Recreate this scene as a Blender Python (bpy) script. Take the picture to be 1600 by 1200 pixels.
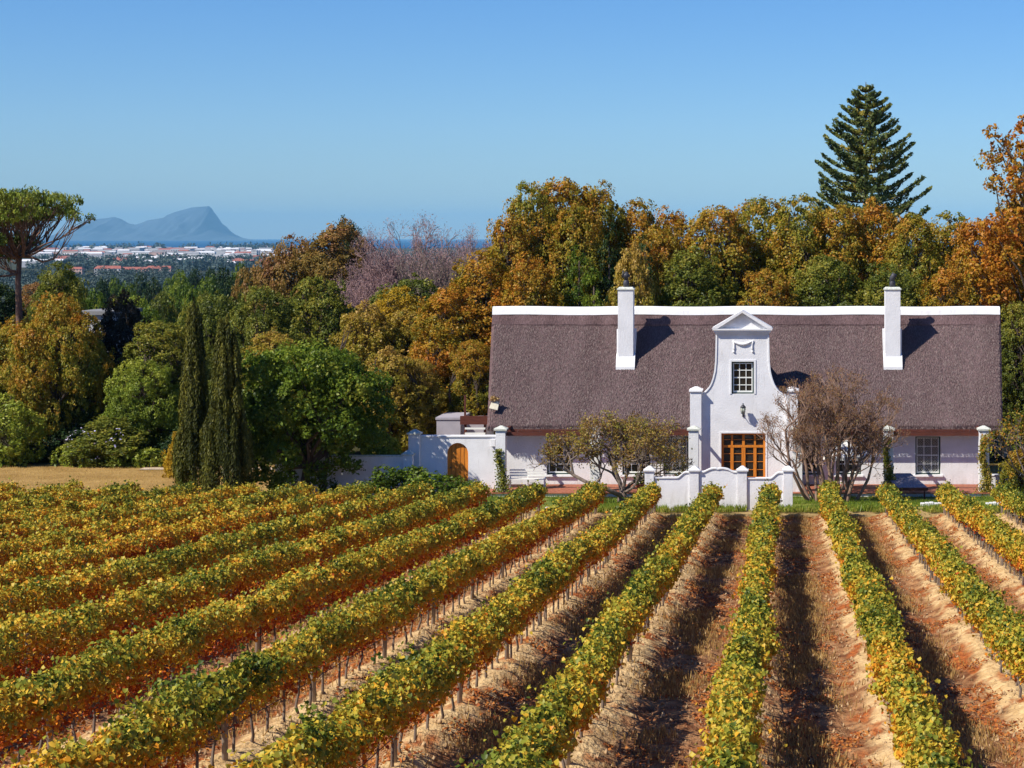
import bpy, math, random
import numpy as np
R = math.radians
for o in list(bpy.data.objects): bpy.data.objects.remove(o)
S = bpy.context.scene
COL = S.collection

# ------------------------------------------------------------------ camera
F, CX, CY, CH = 3200.0, 1228.0, 371.0, 13.1
cam = bpy.data.cameras.new('camera'); co = bpy.data.objects.new('camera', cam); COL.objects.link(co)
co.location = (0, 0, CH); co.rotation_euler = (R(90), 0, 0)
cam.sensor_width = 36; cam.lens = 36*F/1600
cam.shift_x = (800-CX)/1600; cam.shift_y = -(600-CY)/1600
cam.clip_start = 1; cam.clip_end = 400000
S.camera = co
# ------------------------------------------------------------------ sky, sun, exposure
SUN_EL, SUN_AZ = R(44.5), R(180+57)
w = bpy.data.worlds.new('World'); S.world = w; w.use_nodes = True
nt = w.node_tree; nt.nodes.clear()
sky = nt.nodes.new('ShaderNodeTexSky'); sky.sky_type = 'NISHITA'; sky.sun_disc = False
sky.sun_elevation = SUN_EL; sky.sun_rotation = SUN_AZ
sky.air_density = 1.0; sky.dust_density = 0.0; sky.ozone_density = 4.0; sky.altitude = 0
hs = nt.nodes.new('ShaderNodeHueSaturation'); hs.inputs['Saturation'].default_value = 1.25
tint = nt.nodes.new('ShaderNodeMix'); tint.data_type = 'RGBA'; tint.blend_type = 'MULTIPLY'; tint.inputs[0].default_value = 1.0
tint.inputs[7].default_value = (0.60, 0.768, 1.07, 1)
bg = nt.nodes.new('ShaderNodeBackground'); bg.inputs['Strength'].default_value = 0.088
ow = nt.nodes.new('ShaderNodeOutputWorld')
nt.links.new(sky.outputs[0], hs.inputs['Color']); nt.links.new(hs.outputs[0], tint.inputs[6])
nt.links.new(tint.outputs[2], bg.inputs['Color']); nt.links.new(bg.outputs[0], ow.inputs['Surface'])
sl = bpy.data.lights.new('sun', 'SUN'); sl.energy = 5.0; sl.angle = R(0.5); sl.color = (1.0, 0.93, 0.81)
so = bpy.data.objects.new('sun', sl); COL.objects.link(so)
so.rotation_euler = (R(90)-SUN_EL, 0, R(-57)); so.location = (-30, -20, 60)
S.view_settings.view_transform = 'Standard'; S.view_settings.look = 'None'
S.view_settings.exposure = 0.42; S.view_settings.gamma = 1.0
S.render.engine = 'CYCLES'
S.cycles.max_bounces = 5; S.cycles.diffuse_bounces = 3; S.cycles.glossy_bounces = 2; S.cycles.transmission_bounces = 3
S.cycles.transparent_max_bounces = 4; S.cycles.volume_bounces = 0
S.cycles.use_denoising = True
try: S.cycles.denoiser = 'OPENIMAGEDENOISE'
except Exception: pass

# ------------------------------------------------------------------ helpers
def px(p, Y): return (p-CX)*Y/F
def pz(p, Y): return CH-(p-CY)*Y/F
def P(a, b, Y): return (px(a, Y), Y, pz(b, Y))
def vfloor(y, x):
    """sloping vineyard floor, rising towards the near left"""
    return -0.15+(0.0640-0.0003*x)*(97-y)+.53*((97-y)/70)**2
def gz(Y, X=0):
    """level of the open ground"""
    if Y < 97: return vfloor(Y, X)
    if Y < 130: return float(np.interp(Y, [97, 98.6, 99.4], [-.20, -.13, -.02]))
    T = [(130, 0), (300, -6), (700, -22), (1500, -38), (3000, -44), (6000, -45.5), (12000, -46.9), (12600, -50)]
    return float(np.interp(Y, [t[0] for t in T], [t[1] for t in T]))
def lin(c):
    return tuple(((v/255)/12.92 if v/255 <= .04045 else ((v/255+.055)/1.055)**2.4) for v in c)
def mat(name, base=(.5, .5, .5), rough=.8, var=.15, scale=6, stretch=(1, 1, 1), bump=0, bscale=None, spec=.3, metal=0, col2=None, detail=5):
    m = bpy.data.materials.new(name); m.use_nodes = True; n = m.node_tree; b = n.nodes['Principled BSDF']
    b.inputs['Roughness'].default_value = rough; b.inputs['Metallic'].default_value = metal
    b.inputs['Specular IOR Level'].default_value = spec
    tc = n.nodes.new('ShaderNodeTexCoord'); mp = n.nodes.new('ShaderNodeMapping'); mp.inputs['Scale'].default_value = stretch
    n.links.new(tc.outputs['Object'], mp.inputs['Vector'])
    t = n.nodes.new('ShaderNodeTexNoise'); t.inputs['Scale'].default_value = scale; t.inputs['Detail'].default_value = detail
    n.links.new(mp.outputs[0], t.inputs['Vector'])
    r = n.nodes.new('ShaderNodeValToRGB'); r.color_ramp.elements[0].position = .3; r.color_ramp.elements[1].position = .7
    c2 = col2 or tuple(min(1, v*(1+var)) for v in base)
    r.color_ramp.elements[0].color = tuple(v*(1-var) for v in base)+(1,); r.color_ramp.elements[1].color = tuple(c2)+(1,)
    n.links.new(t.outputs['Fac'], r.inputs[0]); n.links.new(r.outputs[0], b.inputs['Base Color'])
    if bump:
        t2 = n.nodes.new('ShaderNodeTexNoise'); t2.inputs['Scale'].default_value = bscale or scale*3; t2.inputs['Detail'].default_value = 6
        n.links.new(mp.outputs[0], t2.inputs['Vector'])
        bp = n.nodes.new('ShaderNodeBump'); bp.inputs['Strength'].default_value = 1; bp.inputs['Distance'].default_value = bump
        n.links.new(t2.outputs['Fac'], bp.inputs['Height']); n.links.new(bp.outputs[0], b.inputs['Normal'])
    return m
def leafmat(name, stops, transl=.34, gloss=.015, gain=1.45):
    """stops: list of (pos, linear rgb) over the per-leaf attribute 'tone'"""
    m = bpy.data.materials.new(name); m.use_nodes = True; n = m.node_tree; n.nodes.clear()
    a = n.nodes.new('ShaderNodeAttribute'); a.attribute_name = 'tone'
    r = n.nodes.new('ShaderNodeValToRGB'); e = r.color_ramp.elements
    while len(e) < len(stops): e.new(.5)
    for i, (p, c) in enumerate(stops): e[i].position = p; e[i].color = (min(.75, c[0]*gain), min(.7, c[1]*gain), c[2]*gain, 1)
    n.links.new(a.outputs['Fac'], r.inputs[0])
    d = n.nodes.new('ShaderNodeBsdfDiffuse'); t = n.nodes.new('ShaderNodeBsdfTranslucent'); g = n.nodes.new('ShaderNodeBsdfGlossy')
    g.inputs['Roughness'].default_value = .45; g.inputs['Color'].default_value = (.8, .8, .8, 1)
    mx = n.nodes.new('ShaderNodeMixShader'); mx.inputs[0].default_value = transl
    m2 = n.nodes.new('ShaderNodeMixShader'); m2.inputs[0].default_value = gloss
    o = n.nodes.new('ShaderNodeOutputMaterial')
    n.links.new(r.outputs[0], d.inputs[0]); n.links.new(r.outputs[0], t.inputs[0])
    n.links.new(d.outputs[0], mx.inputs[1]); n.links.new(t.outputs[0], mx.inputs[2])
    n.links.new(mx.outputs[0], m2.inputs[1]); n.links.new(g.outputs[0], m2.inputs[2]); n.links.new(m2.outputs[0], o.inputs[0])
    return m
def link(name, me, parent=None, m=None):
    o = bpy.data.objects.new(name, me); COL.objects.link(o)
    if m is not None and me is not None and len(me.materials) == 0: me.materials.append(m)
    if parent is not None: o.parent = parent
    return o
def tag(o, label=None, cat=None, group=None, kind=None):
    if label: o['label'] = label
    if cat: o['category'] = cat
    if group: o['group'] = group
    if kind: o['kind'] = kind
    return o
def thing(name, label, cat, loc=(0, 0, 0), group=None, kind=None):
    o = bpy.data.objects.new(name, None); COL.objects.link(o); o.location = loc; o.empty_display_size = .3
    return tag(o, label, cat, group, kind)
def npmesh(name, V, faces, attr=None, smooth=False):
    """V (n,3); faces (m,k) constant k"""
    me = bpy.data.meshes.new(name); V = np.asarray(V, np.float32); faces = np.asarray(faces, np.int32)
    me.vertices.add(len(V)); me.vertices.foreach_set('co', V.ravel())
    k = faces.shape[1]; me.loops.add(faces.size); me.loops.foreach_set('vertex_index', faces.ravel())
    me.polygons.add(len(faces)); me.polygons.foreach_set('loop_start', np.arange(0, faces.size, k, dtype=np.int32))
    if smooth: me.polygons.foreach_set('use_smooth', np.ones(len(faces), bool))
    me.update(calc_edges=True)
    if attr:
        for an, av in attr.items():
            A = me.attributes.new(an, 'FLOAT', 'POINT'); A.data.foreach_set('value', np.asarray(av, np.float32))
    return me
class MB:
    def __init__(s): s.v = []; s.f = []; s.sm = []
    def add(s, vs, fs, smooth=False):
        n = len(s.v); s.v += [tuple(v) for v in vs]; s.f += [tuple(i+n for i in f) for f in fs]; s.sm += [smooth]*len(fs)
        return s
    def box(s, x0, x1, y0, y1, z0, z1):
        return s.add([(x0,y0,z0),(x1,y0,z0),(x1,y1,z0),(x0,y1,z0),(x0,y0,z1),(x1,y0,z1),(x1,y1,z1),(x0,y1,z1)],
              [(3,2,1,0),(4,5,6,7),(0,1,5,4),(1,2,6,5),(2,3,7,6),(3,0,4,7)])
    def frustum(s, x, y, z0, z1, a0, b0, a1, b1):
        return s.add([(x-a0,y-b0,z0),(x+a0,y-b0,z0),(x+a0,y+b0,z0),(x-a0,y+b0,z0),(x-a1,y-b1,z1),(x+a1,y-b1,z1),(x+a1,y+b1,z1),(x-a1,y+b1,z1)],
              [(3,2,1,0),(4,5,6,7),(0,1,5,4),(1,2,6,5),(2,3,7,6),(3,0,4,7)])
    def prism(s, pts, y0, y1):
        """pts (x,z) counter-clockwise seen from -Y"""
        n = len(pts); vs = [(a, y0, b) for a, b in pts]+[(a, y1, b) for a, b in pts]
        return s.add(vs, [tuple(range(n)), tuple(range(2*n-1, n-1, -1))]+[(i, i+n, (i+1) % n+n, (i+1) % n) for i in range(n)])
    def tube(s, pts, rad, k=6, cap=True):
        pts = [np.array(p, float) for p in pts]; n = len(pts); rad = rad if hasattr(rad, '__len__') else [rad]*n
        base = len(s.v); ref = np.array([.31, .17, .93])
        for i in range(n):
            d = pts[min(i+1, n-1)]-pts[max(i-1, 0)]; d /= (np.linalg.norm(d)+1e-9)
            r0 = ref if abs(d @ ref) < .93 else np.array([1., 0, 0])
            u = np.cross(d, r0); u /= np.linalg.norm(u)+1e-9; v = np.cross(d, u)
            for j in range(k):
                a = 2*math.pi*j/k; s.v.append(tuple(pts[i]+rad[i]*(math.cos(a)*u+math.sin(a)*v)))
        for i in range(n-1):
            for j in range(k):
                s.f.append((base+i*k+j, base+i*k+(j+1) % k, base+(i+1)*k+(j+1) % k, base+(i+1)*k+j)); s.sm.append(k > 4)
        if cap:
            s.f.append(tuple(base+j for j in range(k))[::-1]); s.sm.append(False)
            s.f.append(tuple(base+(n-1)*k+j for j in range(k))); s.sm.append(False)
        return s
    def lathe(s, x, y, prof, k=14):
        vs = []; fs = []
        for (r, z) in prof:
            for j in range(k):
                a = 2*math.pi*j/k; vs.append((x+r*math.cos(a), y+r*math.sin(a), z))
        for i in range(len(prof)-1):
            for j in range(k): fs.append((i*k+j, i*k+(j+1) % k, (i+1)*k+(j+1) % k, (i+1)*k+j))
        fs.append(tuple(range(k))[::-1]); fs.append(tuple((len(prof)-1)*k+j for j in range(k)))
        return s.add(vs, fs, True)
    def mesh(s, name):
        me = bpy.data.meshes.new(name); me.from_pydata(s.v, [], s.f); me.polygons.foreach_set('use_smooth', s.sm); me.update(); return me
    def build(s, name, m, parent=None, off=None):
        o = link(name, s.mesh(name), parent, m)
        if off: o.location = off
        return o
def bevel(o, wd=.015, seg=2):
    b = o.modifiers.new('bevel', 'BEVEL'); b.width = wd; b.segments = seg; b.limit_method = 'ANGLE'; b.angle_limit = R(40); return o
# noise
def _h(a):
    a = a.astype(np.int64) & 0xffffffff
    a = ((a ^ (a >> 16))*0x45d9f3b) & 0xffffffff; a = ((a ^ (a >> 16))*0x45d9f3b) & 0xffffffff
    return ((a ^ (a >> 16)) & 0xffff)/65535.0
def noise(X, Y, Z, seed=0):
    X, Y, Z = np.broadcast_arrays(np.asarray(X, float), np.asarray(Y, float), np.asarray(Z, float))
    xi, yi, zi = np.floor(X), np.floor(Y), np.floor(Z); fx, fy, fz = X-xi, Y-yi, Z-zi
    fx, fy, fz = [t*t*(3-2*t) for t in (fx, fy, fz)]; out = 0
    for dx in (0, 1):
        for dy in (0, 1):
            for dz in (0, 1):
                hv = _h((xi+dx)*73856093+(yi+dy)*19349663+(zi+dz)*83492791+seed*7919)
                out = out+hv*(fx if dx else 1-fx)*(fy if dy else 1-fy)*(fz if dz else 1-fz)
    return out
def fbm(X, Y, Z=0, seed=0, o=3):
    s = 0; a = 1; t = 0
    for i in range(o):
        s = s+a*noise(np.asarray(X)*2**i, np.asarray(Y)*2**i, np.asarray(Z)*2**i, seed+i); t += a; a *= .5
    return s/t
# leaves
KITE = (np.array([(0, -.5, 0), (.33, .0, .10), (0, .5, -.04), (-.33, .0, .10)]), np.array([[0, 1, 2, 3]]))
VINE = (np.array([(0, -.30, 0), (.46, -.34, .10), (.42, .18, .14), (0, .52, -.08), (-.42, .18, .14), (-.46, -.34, .10)]), np.array([[0, 1, 2, 3], [0, 3, 4, 5]]))
BLADE = (np.array([(-.06, -.5, 0), (.06, -.5, 0), (.05, .1, .02), (-.02, .5, .12)]), np.array([[0, 1, 2, 3]]))
SPRIG = (np.array([(-.11, -.5, 0), (.11, -.5, .03), (.15, .1, .06), (0, .5, .0)]), np.array([[0, 1, 2, 3]]))
def unit(a): return a/(np.linalg.norm(a, axis=-1, keepdims=True)+1e-9)
def leaves(name, C, N, size, tone, tmpl=KITE, tip=None, rng=None):
    n = len(C); rng = rng or np.random.default_rng(1)
    tv, tf = tmpl; k = len(tv); N = unit(N)
    b = rng.normal(size=(n, 3)) if tip is None else tip
    t = unit(np.cross(b, N)); b = np.cross(N, t)
    size = np.broadcast_to(size, (n,))[:, None]
    V = np.empty((n, k, 3))
    for i in range(k): V[:, i] = C+size*(tv[i, 0]*t+tv[i, 1]*b+tv[i, 2]*N)
    Fc = (np.arange(n)[:, None, None]*k+tf[None]).reshape(-1, 4)
    return npmesh(name, V.reshape(-1, 3), Fc, {'tone': np.repeat(np.clip(tone, 0, 1), k)})
def crown_points(rng, blobs, leaf, cover=2.2, clump=.75, jit=.20):
    Cs = []; Ns = []; Ts = []
    B = [(np.array(c, float), np.array(r, float) if hasattr(r, '__len__') else np.array([r]*3, float)) for c, r in blobs]
    for bi, (c, r) in enumerate(B):
        area = 4*math.pi*(((r[0]*r[1])**1.6+(r[0]*r[2])**1.6+(r[1]*r[2])**1.6)/3)**(1/1.6)
        nc = max(5, int(area/(clump*clump*1.5)))
        d = unit(rng.normal(size=(nc, 3)))
        p = c+d*r*(1+jit*rng.normal(size=(nc, 1)))
        keep = np.ones(nc, bool)
        for bj, (c2, r2) in enumerate(B):
            if bj != bi: keep &= (((p-c2)/(r2*.85))**2).sum(1) > 1
        p = p[keep]; d = d[keep]; nc = len(p)
        if not nc: continue
        m = max(3, int(cover*clump*clump*1.5/(leaf*leaf*.36)))
        pp = np.repeat(p, m, 0); dd = np.repeat(d, m, 0); cs = np.repeat(clump*rng.uniform(.35, 1.35, (nc, 1)), m, 0)
        q = unit(rng.normal(size=(nc*m, 3)))*rng.uniform(0, 1, (nc*m, 1))**.45
        # flattened towards the crown's surface
        q = q-dd*(q*dd).sum(1, keepdims=True)*.45
        Cs.append(pp+q*cs); Ns.append(dd*.75+rng.normal(size=(nc*m, 3))*.55+np.array([0, 0, .25]))
        Ts.append(np.repeat(rng.uniform(-1, 1, nc), m))
    return np.vstack(Cs), np.vstack(Ns), np.concatenate(Ts)
def crown_mesh(rng, blobs, leaf, cover=2.2, clump=.75, jit=.20, grad=.35, tmpl=KITE, name='crown', mid=.5, tip=None, ctone=.17):
    C, N, T = crown_points(rng, blobs, leaf, cover, clump, jit)
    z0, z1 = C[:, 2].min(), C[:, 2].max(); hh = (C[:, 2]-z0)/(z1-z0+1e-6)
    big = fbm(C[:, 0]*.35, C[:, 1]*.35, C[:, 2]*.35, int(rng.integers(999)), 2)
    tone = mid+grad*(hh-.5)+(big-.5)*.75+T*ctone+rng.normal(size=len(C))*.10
    tp = None
    if tip is not None: tp = np.array(tip)+rng.normal(size=C.shape)*.35
    return leaves(name, C, N, leaf*rng.uniform(.5, 1.35, len(C)), tone, tmpl, tp, rng)
def bend(a, b, rng, k=5, sag=.12):
    a = np.array(a, float); b = np.array(b, float); L = np.linalg.norm(b-a); o = rng.normal(size=3)*L*sag; out = []
    for i in range(k+1):
        t = i/k; p = a*(1-t)+b*t+o*math.sin(math.pi*t)+rng.normal(size=3)*L*.015*(0 < i < k); out.append(p)
    return out
# ------------------------------------------------------------------ materials
WHITE = mat('white_plaster', (.74, .742, .755), .85, .07, 1.3, bump=.012, bscale=14, spec=.2)
WHITE2 = mat('ridge_plaster', (.785, .79, .80), .8, .04, 3, bump=.006, bscale=10, spec=.2)
def limewash(m):
    n = m.node_tree; b = n.nodes['Principled BSDF']; src = b.inputs['Base Color'].links[0].from_socket
    g = n.nodes.new('ShaderNodeNewGeometry'); sp = n.nodes.new('ShaderNodeSeparateXYZ'); n.links.new(g.outputs['Position'], sp.inputs[0])
    mp = n.nodes.new('ShaderNodeMapping'); mp.inputs['Scale'].default_value = (3.2, 3.2, .55); n.links.new(g.outputs['Position'], mp.inputs[0])
    t = n.nodes.new('ShaderNodeTexNoise'); t.inputs['Scale'].default_value = 1.6; t.inputs['Detail'].default_value = 8; t.inputs['Roughness'].default_value = .7; n.links.new(mp.outputs[0], t.inputs[0])
    lo = n.nodes.new('ShaderNodeMapRange'); lo.inputs[1].default_value = .75; lo.inputs[2].default_value = -.1; lo.inputs[3].default_value = 0; lo.inputs[4].default_value = .22; n.links.new(sp.outputs[2], lo.inputs[0])
    ad = n.nodes.new('ShaderNodeMath'); ad.operation = 'ADD'; n.links.new(t.outputs[0], ad.inputs[0]); n.links.new(lo.outputs[0], ad.inputs[1])
    mr = n.nodes.new('ShaderNodeMapRange'); mr.inputs[1].default_value = .56; mr.inputs[2].default_value = .82; mr.inputs[4].default_value = .55; n.links.new(ad.outputs[0], mr.inputs[0])
    m_ = n.nodes.new('ShaderNodeMix'); m_.data_type = 'RGBA'; m_.inputs[7].default_value = (.44, .41, .37, 1); n.links.new(mr.outputs[0], m_.inputs[0]); n.links.new(src, m_.inputs[6]); n.links.new(m_.outputs[2], b.inputs['Base Color'])
limewash(WHITE); limewash(WHITE2)
CAPM = mat('mossy_cap', (.55, .58, .48), .9, .2, 12, col2=(.72, .73, .68))
THATCH = mat('thatch', (.145, .096, .096), .95, .28, .9, (1, .22, .22), spec=.05, col2=(.18, .122, .122), detail=3)
def thatch_grain():
    n = THATCH.node_tree; b = n.nodes['Principled BSDF']; tc = [x for x in n.nodes if x.type == 'TEX_COORD'][0]
    src = b.inputs['Base Color'].links[0].from_socket
    mp = n.nodes.new('ShaderNodeMapping'); mp.inputs['Scale'].default_value = (1, .30, .30); n.links.new(tc.outputs['Object'], mp.inputs[0])
    t = n.nodes.new('ShaderNodeTexNoise'); t.inputs['Scale'].default_value = 26; t.inputs['Detail'].default_value = 6; t.inputs['Roughness'].default_value = .75; n.links.new(mp.outputs[0], t.inputs[0])
    r = n.nodes.new('ShaderNodeValToRGB'); r.color_ramp.elements[0].position = .33; r.color_ramp.elements[0].color = (.45, .45, .45, 1); r.color_ramp.elements[1].position = .68; r.color_ramp.elements[1].color = (1.75, 1.7, 1.7, 1); n.links.new(t.outputs[0], r.inputs[0])
    m = n.nodes.new('ShaderNodeMix'); m.data_type = 'RGBA'; m.blend_type = 'MULTIPLY'; m.inputs[0].default_value = 1; n.links.new(src, m.inputs[6]); n.links.new(r.outputs[0], m.inputs[7]); n.links.new(m.outputs[2], b.inputs['Base Color'])
    bp = n.nodes.new('ShaderNodeBump'); bp.inputs['Distance'].default_value = .06; n.links.new(t.outputs[0], bp.inputs['Height']); n.links.new(bp.outputs[0], b.inputs['Normal'])
thatch_grain()
WOOD = mat('red_wood', (.10, .028, .018), .7, .3, 8, (.3, 4, 4), bump=.004)
DOORW = mat('orange_wood', (.56, .165, .014), .5, .2, 5, (6, 6, .5), spec=.3, col2=(.70, .25, .03))
GREENP = mat('dark_green_paint', (.045, .07, .06), .5, .1, 5)
WPAINT = mat('white_paint', (.78, .79, .75), .5, .03, 5)
TERRA = mat('terracotta', (.33, .10, .055), .8, .25, 7, col2=(.42, .16, .09))
POT = mat('flue_metal', (.06, .06, .07), .55, .3, 9, metal=.3)
def glass():
    m = bpy.data.materials.new('window_glass'); m.use_nodes = True; b = m.node_tree.nodes['Principled BSDF']
    b.inputs['Base Color'].default_value = (.03, .025, .02, 1); b.inputs['Roughness'].default_value = .08; b.inputs['Specular IOR Level'].default_value = .5
    return m
GLASS = glass()
BARK = mat('bark', (.075, .055, .042), .95, .35, 6, (1, 1, .3), bump=.03)
BARKG = mat('grey_bark', (.17, .13, .105), .95, .3, 8, (1, 1, .4), bump=.01)
TWIG = mat('purple_twigs', (.25, .165, .16), .95, .3, 2)
def L(*a): return lin(a)
M_ORANGE = leafmat('autumn_orange_leaves', [(0, (.04, .05, .008)), (.3, (.15, .14, .015)), (.5, (.29, .19, .018)), (.74, (.38, .17, .018)), (1, (.34, .11, .014))], gain=1.32)
M_OAK = leafmat('oak_leaves', [(0, (.035, .050, .010)), (.33, (.12, .135, .016)), (.55, (.23, .19, .02)), (.8, (.30, .165, .018)), (1, (.30, .115, .016))], gain=1.42)
M_GOLD = leafmat('golden_leaves', [(0, (.07, .075, .01)), (.35, (.22, .20, .02)), (.65, (.36, .26, .035)), (1, (.44, .28, .07))], gain=1.1)
M_GREEN = leafmat('green_leaves', [(0, (.02, .038, .006)), (.4, (.055, .095, .010)), (.7, (.12, .165, .016)), (1, (.24, .24, .03))])
M_OLIVE = leafmat('olive_leaves', [(0, (.025, .038, .008)), (.4, (.075, .095, .014)), (.7, (.15, .155, .02)), (1, (.25, .20, .03))])
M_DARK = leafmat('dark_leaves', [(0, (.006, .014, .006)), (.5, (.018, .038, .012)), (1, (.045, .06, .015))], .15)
M_PURPLE = leafmat('dark_purple_leaves', [(0, (.010, .010, .008)), (.5, (.028, .022, .016)), (1, (.06, .04, .02))], .15)
M_CYP = leafmat('cypress_leaves', [(0, (.016, .020, .005)), (.5, (.048, .052, .009)), (1, (.13, .12, .018))], .08, .01)
M_NORF = leafmat('norfolk_needles', [(0, (.022, .034, .012)), (.5, (.068, .078, .020)), (.8, (.13, .11, .022)), (1, (.22, .16, .03))], .4, gain=3.0)
M_PINE = leafmat('pine_needles', [(0, (.035, .055, .01)), (.5, (.09, .125, .016)), (1, (.18, .19, .025))], .15)
M_VINE = leafmat('vine_leaves', [(0, (.27, .045, .010)), (.14, (.42, .115, .013)), (.30, (.50, .22, .016)), (.43, (.50, .30, .028)), (.58, (.37, .28, .030)), (.74, (.235, .225, .025)), (.88, (.115, .14, .016)), (1, (.045, .07, .011))], .25, gain=1.36)
M_LIGHTG = leafmat('light_green_leaves', [(0, (.06, .10, .012)), (.5, (.15, .19, .02)), (1, (.30, .30, .04))])
M_YELLOW = leafmat('yellow_leaves', [(0, (.30, .16, .015)), (.5, (.46, .30, .02)), (1, (.54, .38, .04))], gain=1.05)
M_RUST = leafmat('rust_leaves', [(0, (.06, .055, .015)), (.45, (.15, .105, .022)), (.75, (.21, .115, .03)), (1, (.24, .11, .06))])
M_PINK = leafmat('pinkish_leaves', [(0, (.20, .14, .14)), (1, (.32, .19, .18))])
M_GRASS = leafmat('grass_blades', [(0, (.07, .11, .012)), (.5, (.13, .18, .02)), (1, (.30, .26, .06))], .3, .02)
M_DRY = leafmat('dry_grass_blades', [(0, (.16, .09, .035)), (.5, (.30, .18, .06)), (1, (.40, .28, .11))], .3, .02)
M_LITTER = leafmat('fallen_leaves', [(0, (.14, .04, .018)), (.5, (.33, .095, .022)), (1, (.44, .19, .05))], .1, gain=1.05)
M_FLOWER = leafmat('white_blossom', [(0, (.7, .62, .6)), (1, (.85, .8, .78))], .3)
M_FAR = leafmat('hazed_wood_leaves', [(0, (.022, .042, .045)), (.5, (.045, .068, .065)), (1, (.085, .10, .07))], .1)  # blue of the distant haze is mixed into these leaf colours

# ------------------------------------------------------------------ ground, vineyard soil, lawn, sea, mountain
def ground():
    ys = list(np.linspace(-40, 96.6, 30))+[97.4, 98.2]+list(np.linspace(99, 130, 32))+list(np.geomspace(134, 12600, 90))
    ts = np.linspace(-1, 1, 81); ts = np.sign(ts)*np.abs(ts)**1.6
    V = []
    for y in ys:
        wd = 120+.9*max(y, 0)
        for t in ts:
            x = t*wd; z = gz(y, max(-60, min(30, x)))
            if y < 97 and -52 < x < 27: z -= .55
            if y > 140: z += (float(fbm(x/(y*.25), y/(y*.25+50)*3, 0, 3, 2))-.5)*min(6, (y-140)*.01)
            V.append((x, y, z))
    n = len(ts); Fc = [(i*n+j, i*n+j+1, (i+1)*n+j+1, (i+1)*n+j) for i in range(len(ys)-1) for j in range(n-1)]
    me = npmesh('ground', V, Fc, smooth=True)
    m = bpy.data.materials.new('ground_soil'); m.use_nodes = True; n_ = m.node_tree; b = n_.nodes['Principled BSDF']
    b.inputs['Roughness'].default_value = .95; b.inputs['Specular IOR Level'].default_value = .1
    g = n_.nodes.new('ShaderNodeNewGeometry'); sp = n_.nodes.new('ShaderNodeSeparateXYZ'); n_.links.new(g.outputs['Position'], sp.inputs[0])
    t = n_.nodes.new('ShaderNodeTexNoise'); t.inputs['Scale'].default_value = .45; t.inputs['Detail'].default_value = 8; t.inputs['Roughness'].default_value = .65
    n_.links.new(g.outputs['Position'], t.inputs['Vector'])
    r = n_.nodes.new('ShaderNodeValToRGB'); e = r.color_ramp.elements; e[0].position = .35; e[1].position = .68
    e[0].color = (.25, .145, .045, 1); e[1].color = (.42, .27, .10, 1); n_.links.new(t.outputs[0], r.inputs[0])
    r2 = n_.nodes.new('ShaderNodeValToRGB'); e = r2.color_ramp.elements; e[0].position = .3; e[1].position = .7
    e[0].color = (.025, .03, .012, 1); e[1].color = (.07, .06, .022, 1)
    t3 = n_.nodes.new('ShaderNodeTexNoise'); t3.inputs['Scale'].default_value = .02; t3.inputs['Detail'].default_value = 6
    n_.links.new(g.outputs['Position'], t3.inputs['Vector']); n_.links.new(t3.outputs[0], r2.inputs[0])
    mr = n_.nodes.new('ShaderNodeMapRange'); mr.inputs[1].default_value = 117; mr.inputs[2].default_value = 119; n_.links.new(sp.outputs[1], mr.inputs[0])
    mx = n_.nodes.new('ShaderNodeMix'); mx.data_type = 'RGBA'
    n_.links.new(mr.outputs[0], mx.inputs[0]); n_.links.new(r.outputs[0], mx.inputs[6]); n_.links.new(r2.outputs[0], mx.inputs[7])
    n_.links.new(mx.outputs[2], b.inputs['Base Color'])
    bp = n_.nodes.new('ShaderNodeBump'); bp.inputs['Distance'].default_value = .08; n_.links.new(t.outputs[0], bp.inputs['Height']); n_.links.new(bp.outputs[0], b.inputs['Normal'])
    tag(link('ground', me, None, m), kind='structure')
ground()
X0, SP, YE = -0.74, 2.73, 96.6
def rowshape(u):
    """height of the soil over the aisle floor, u = offset from the row (m), vectorised"""
    a = np.abs(u)
    ridge = .22*np.exp(-(a/.42)**2.4)
    groove = -.06*np.exp(-((u-.78)/.13)**2)-.05*np.exp(-((u+.85)/.16)**2)
    return ridge+groove
def soil_z(x, y):
    k = np.round((x-X0)/SP); u = x-X0-k*SP
    base = vfloor(y, x)
    wob = .12*(fbm(y*.35, k*3.1, 0, 5, 2)-.5)
    lump = (fbm(x*2.6, y*2.2, 0, 9, 3)-.5)*.10+(noise(x*6.5, y*3.6, 0, 12)-.5)*.07
    cross = (noise(k*5+.5, y*1.9, 0, 44)-.5)*.09*np.clip(1.2-np.abs(u), 0, 1)
    return base+rowshape(u+wob)*(.85+.4*noise(y*.22, k*7, 0, 3))+lump*np.clip((98-y)/2, 0, 1)+cross, u
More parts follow.
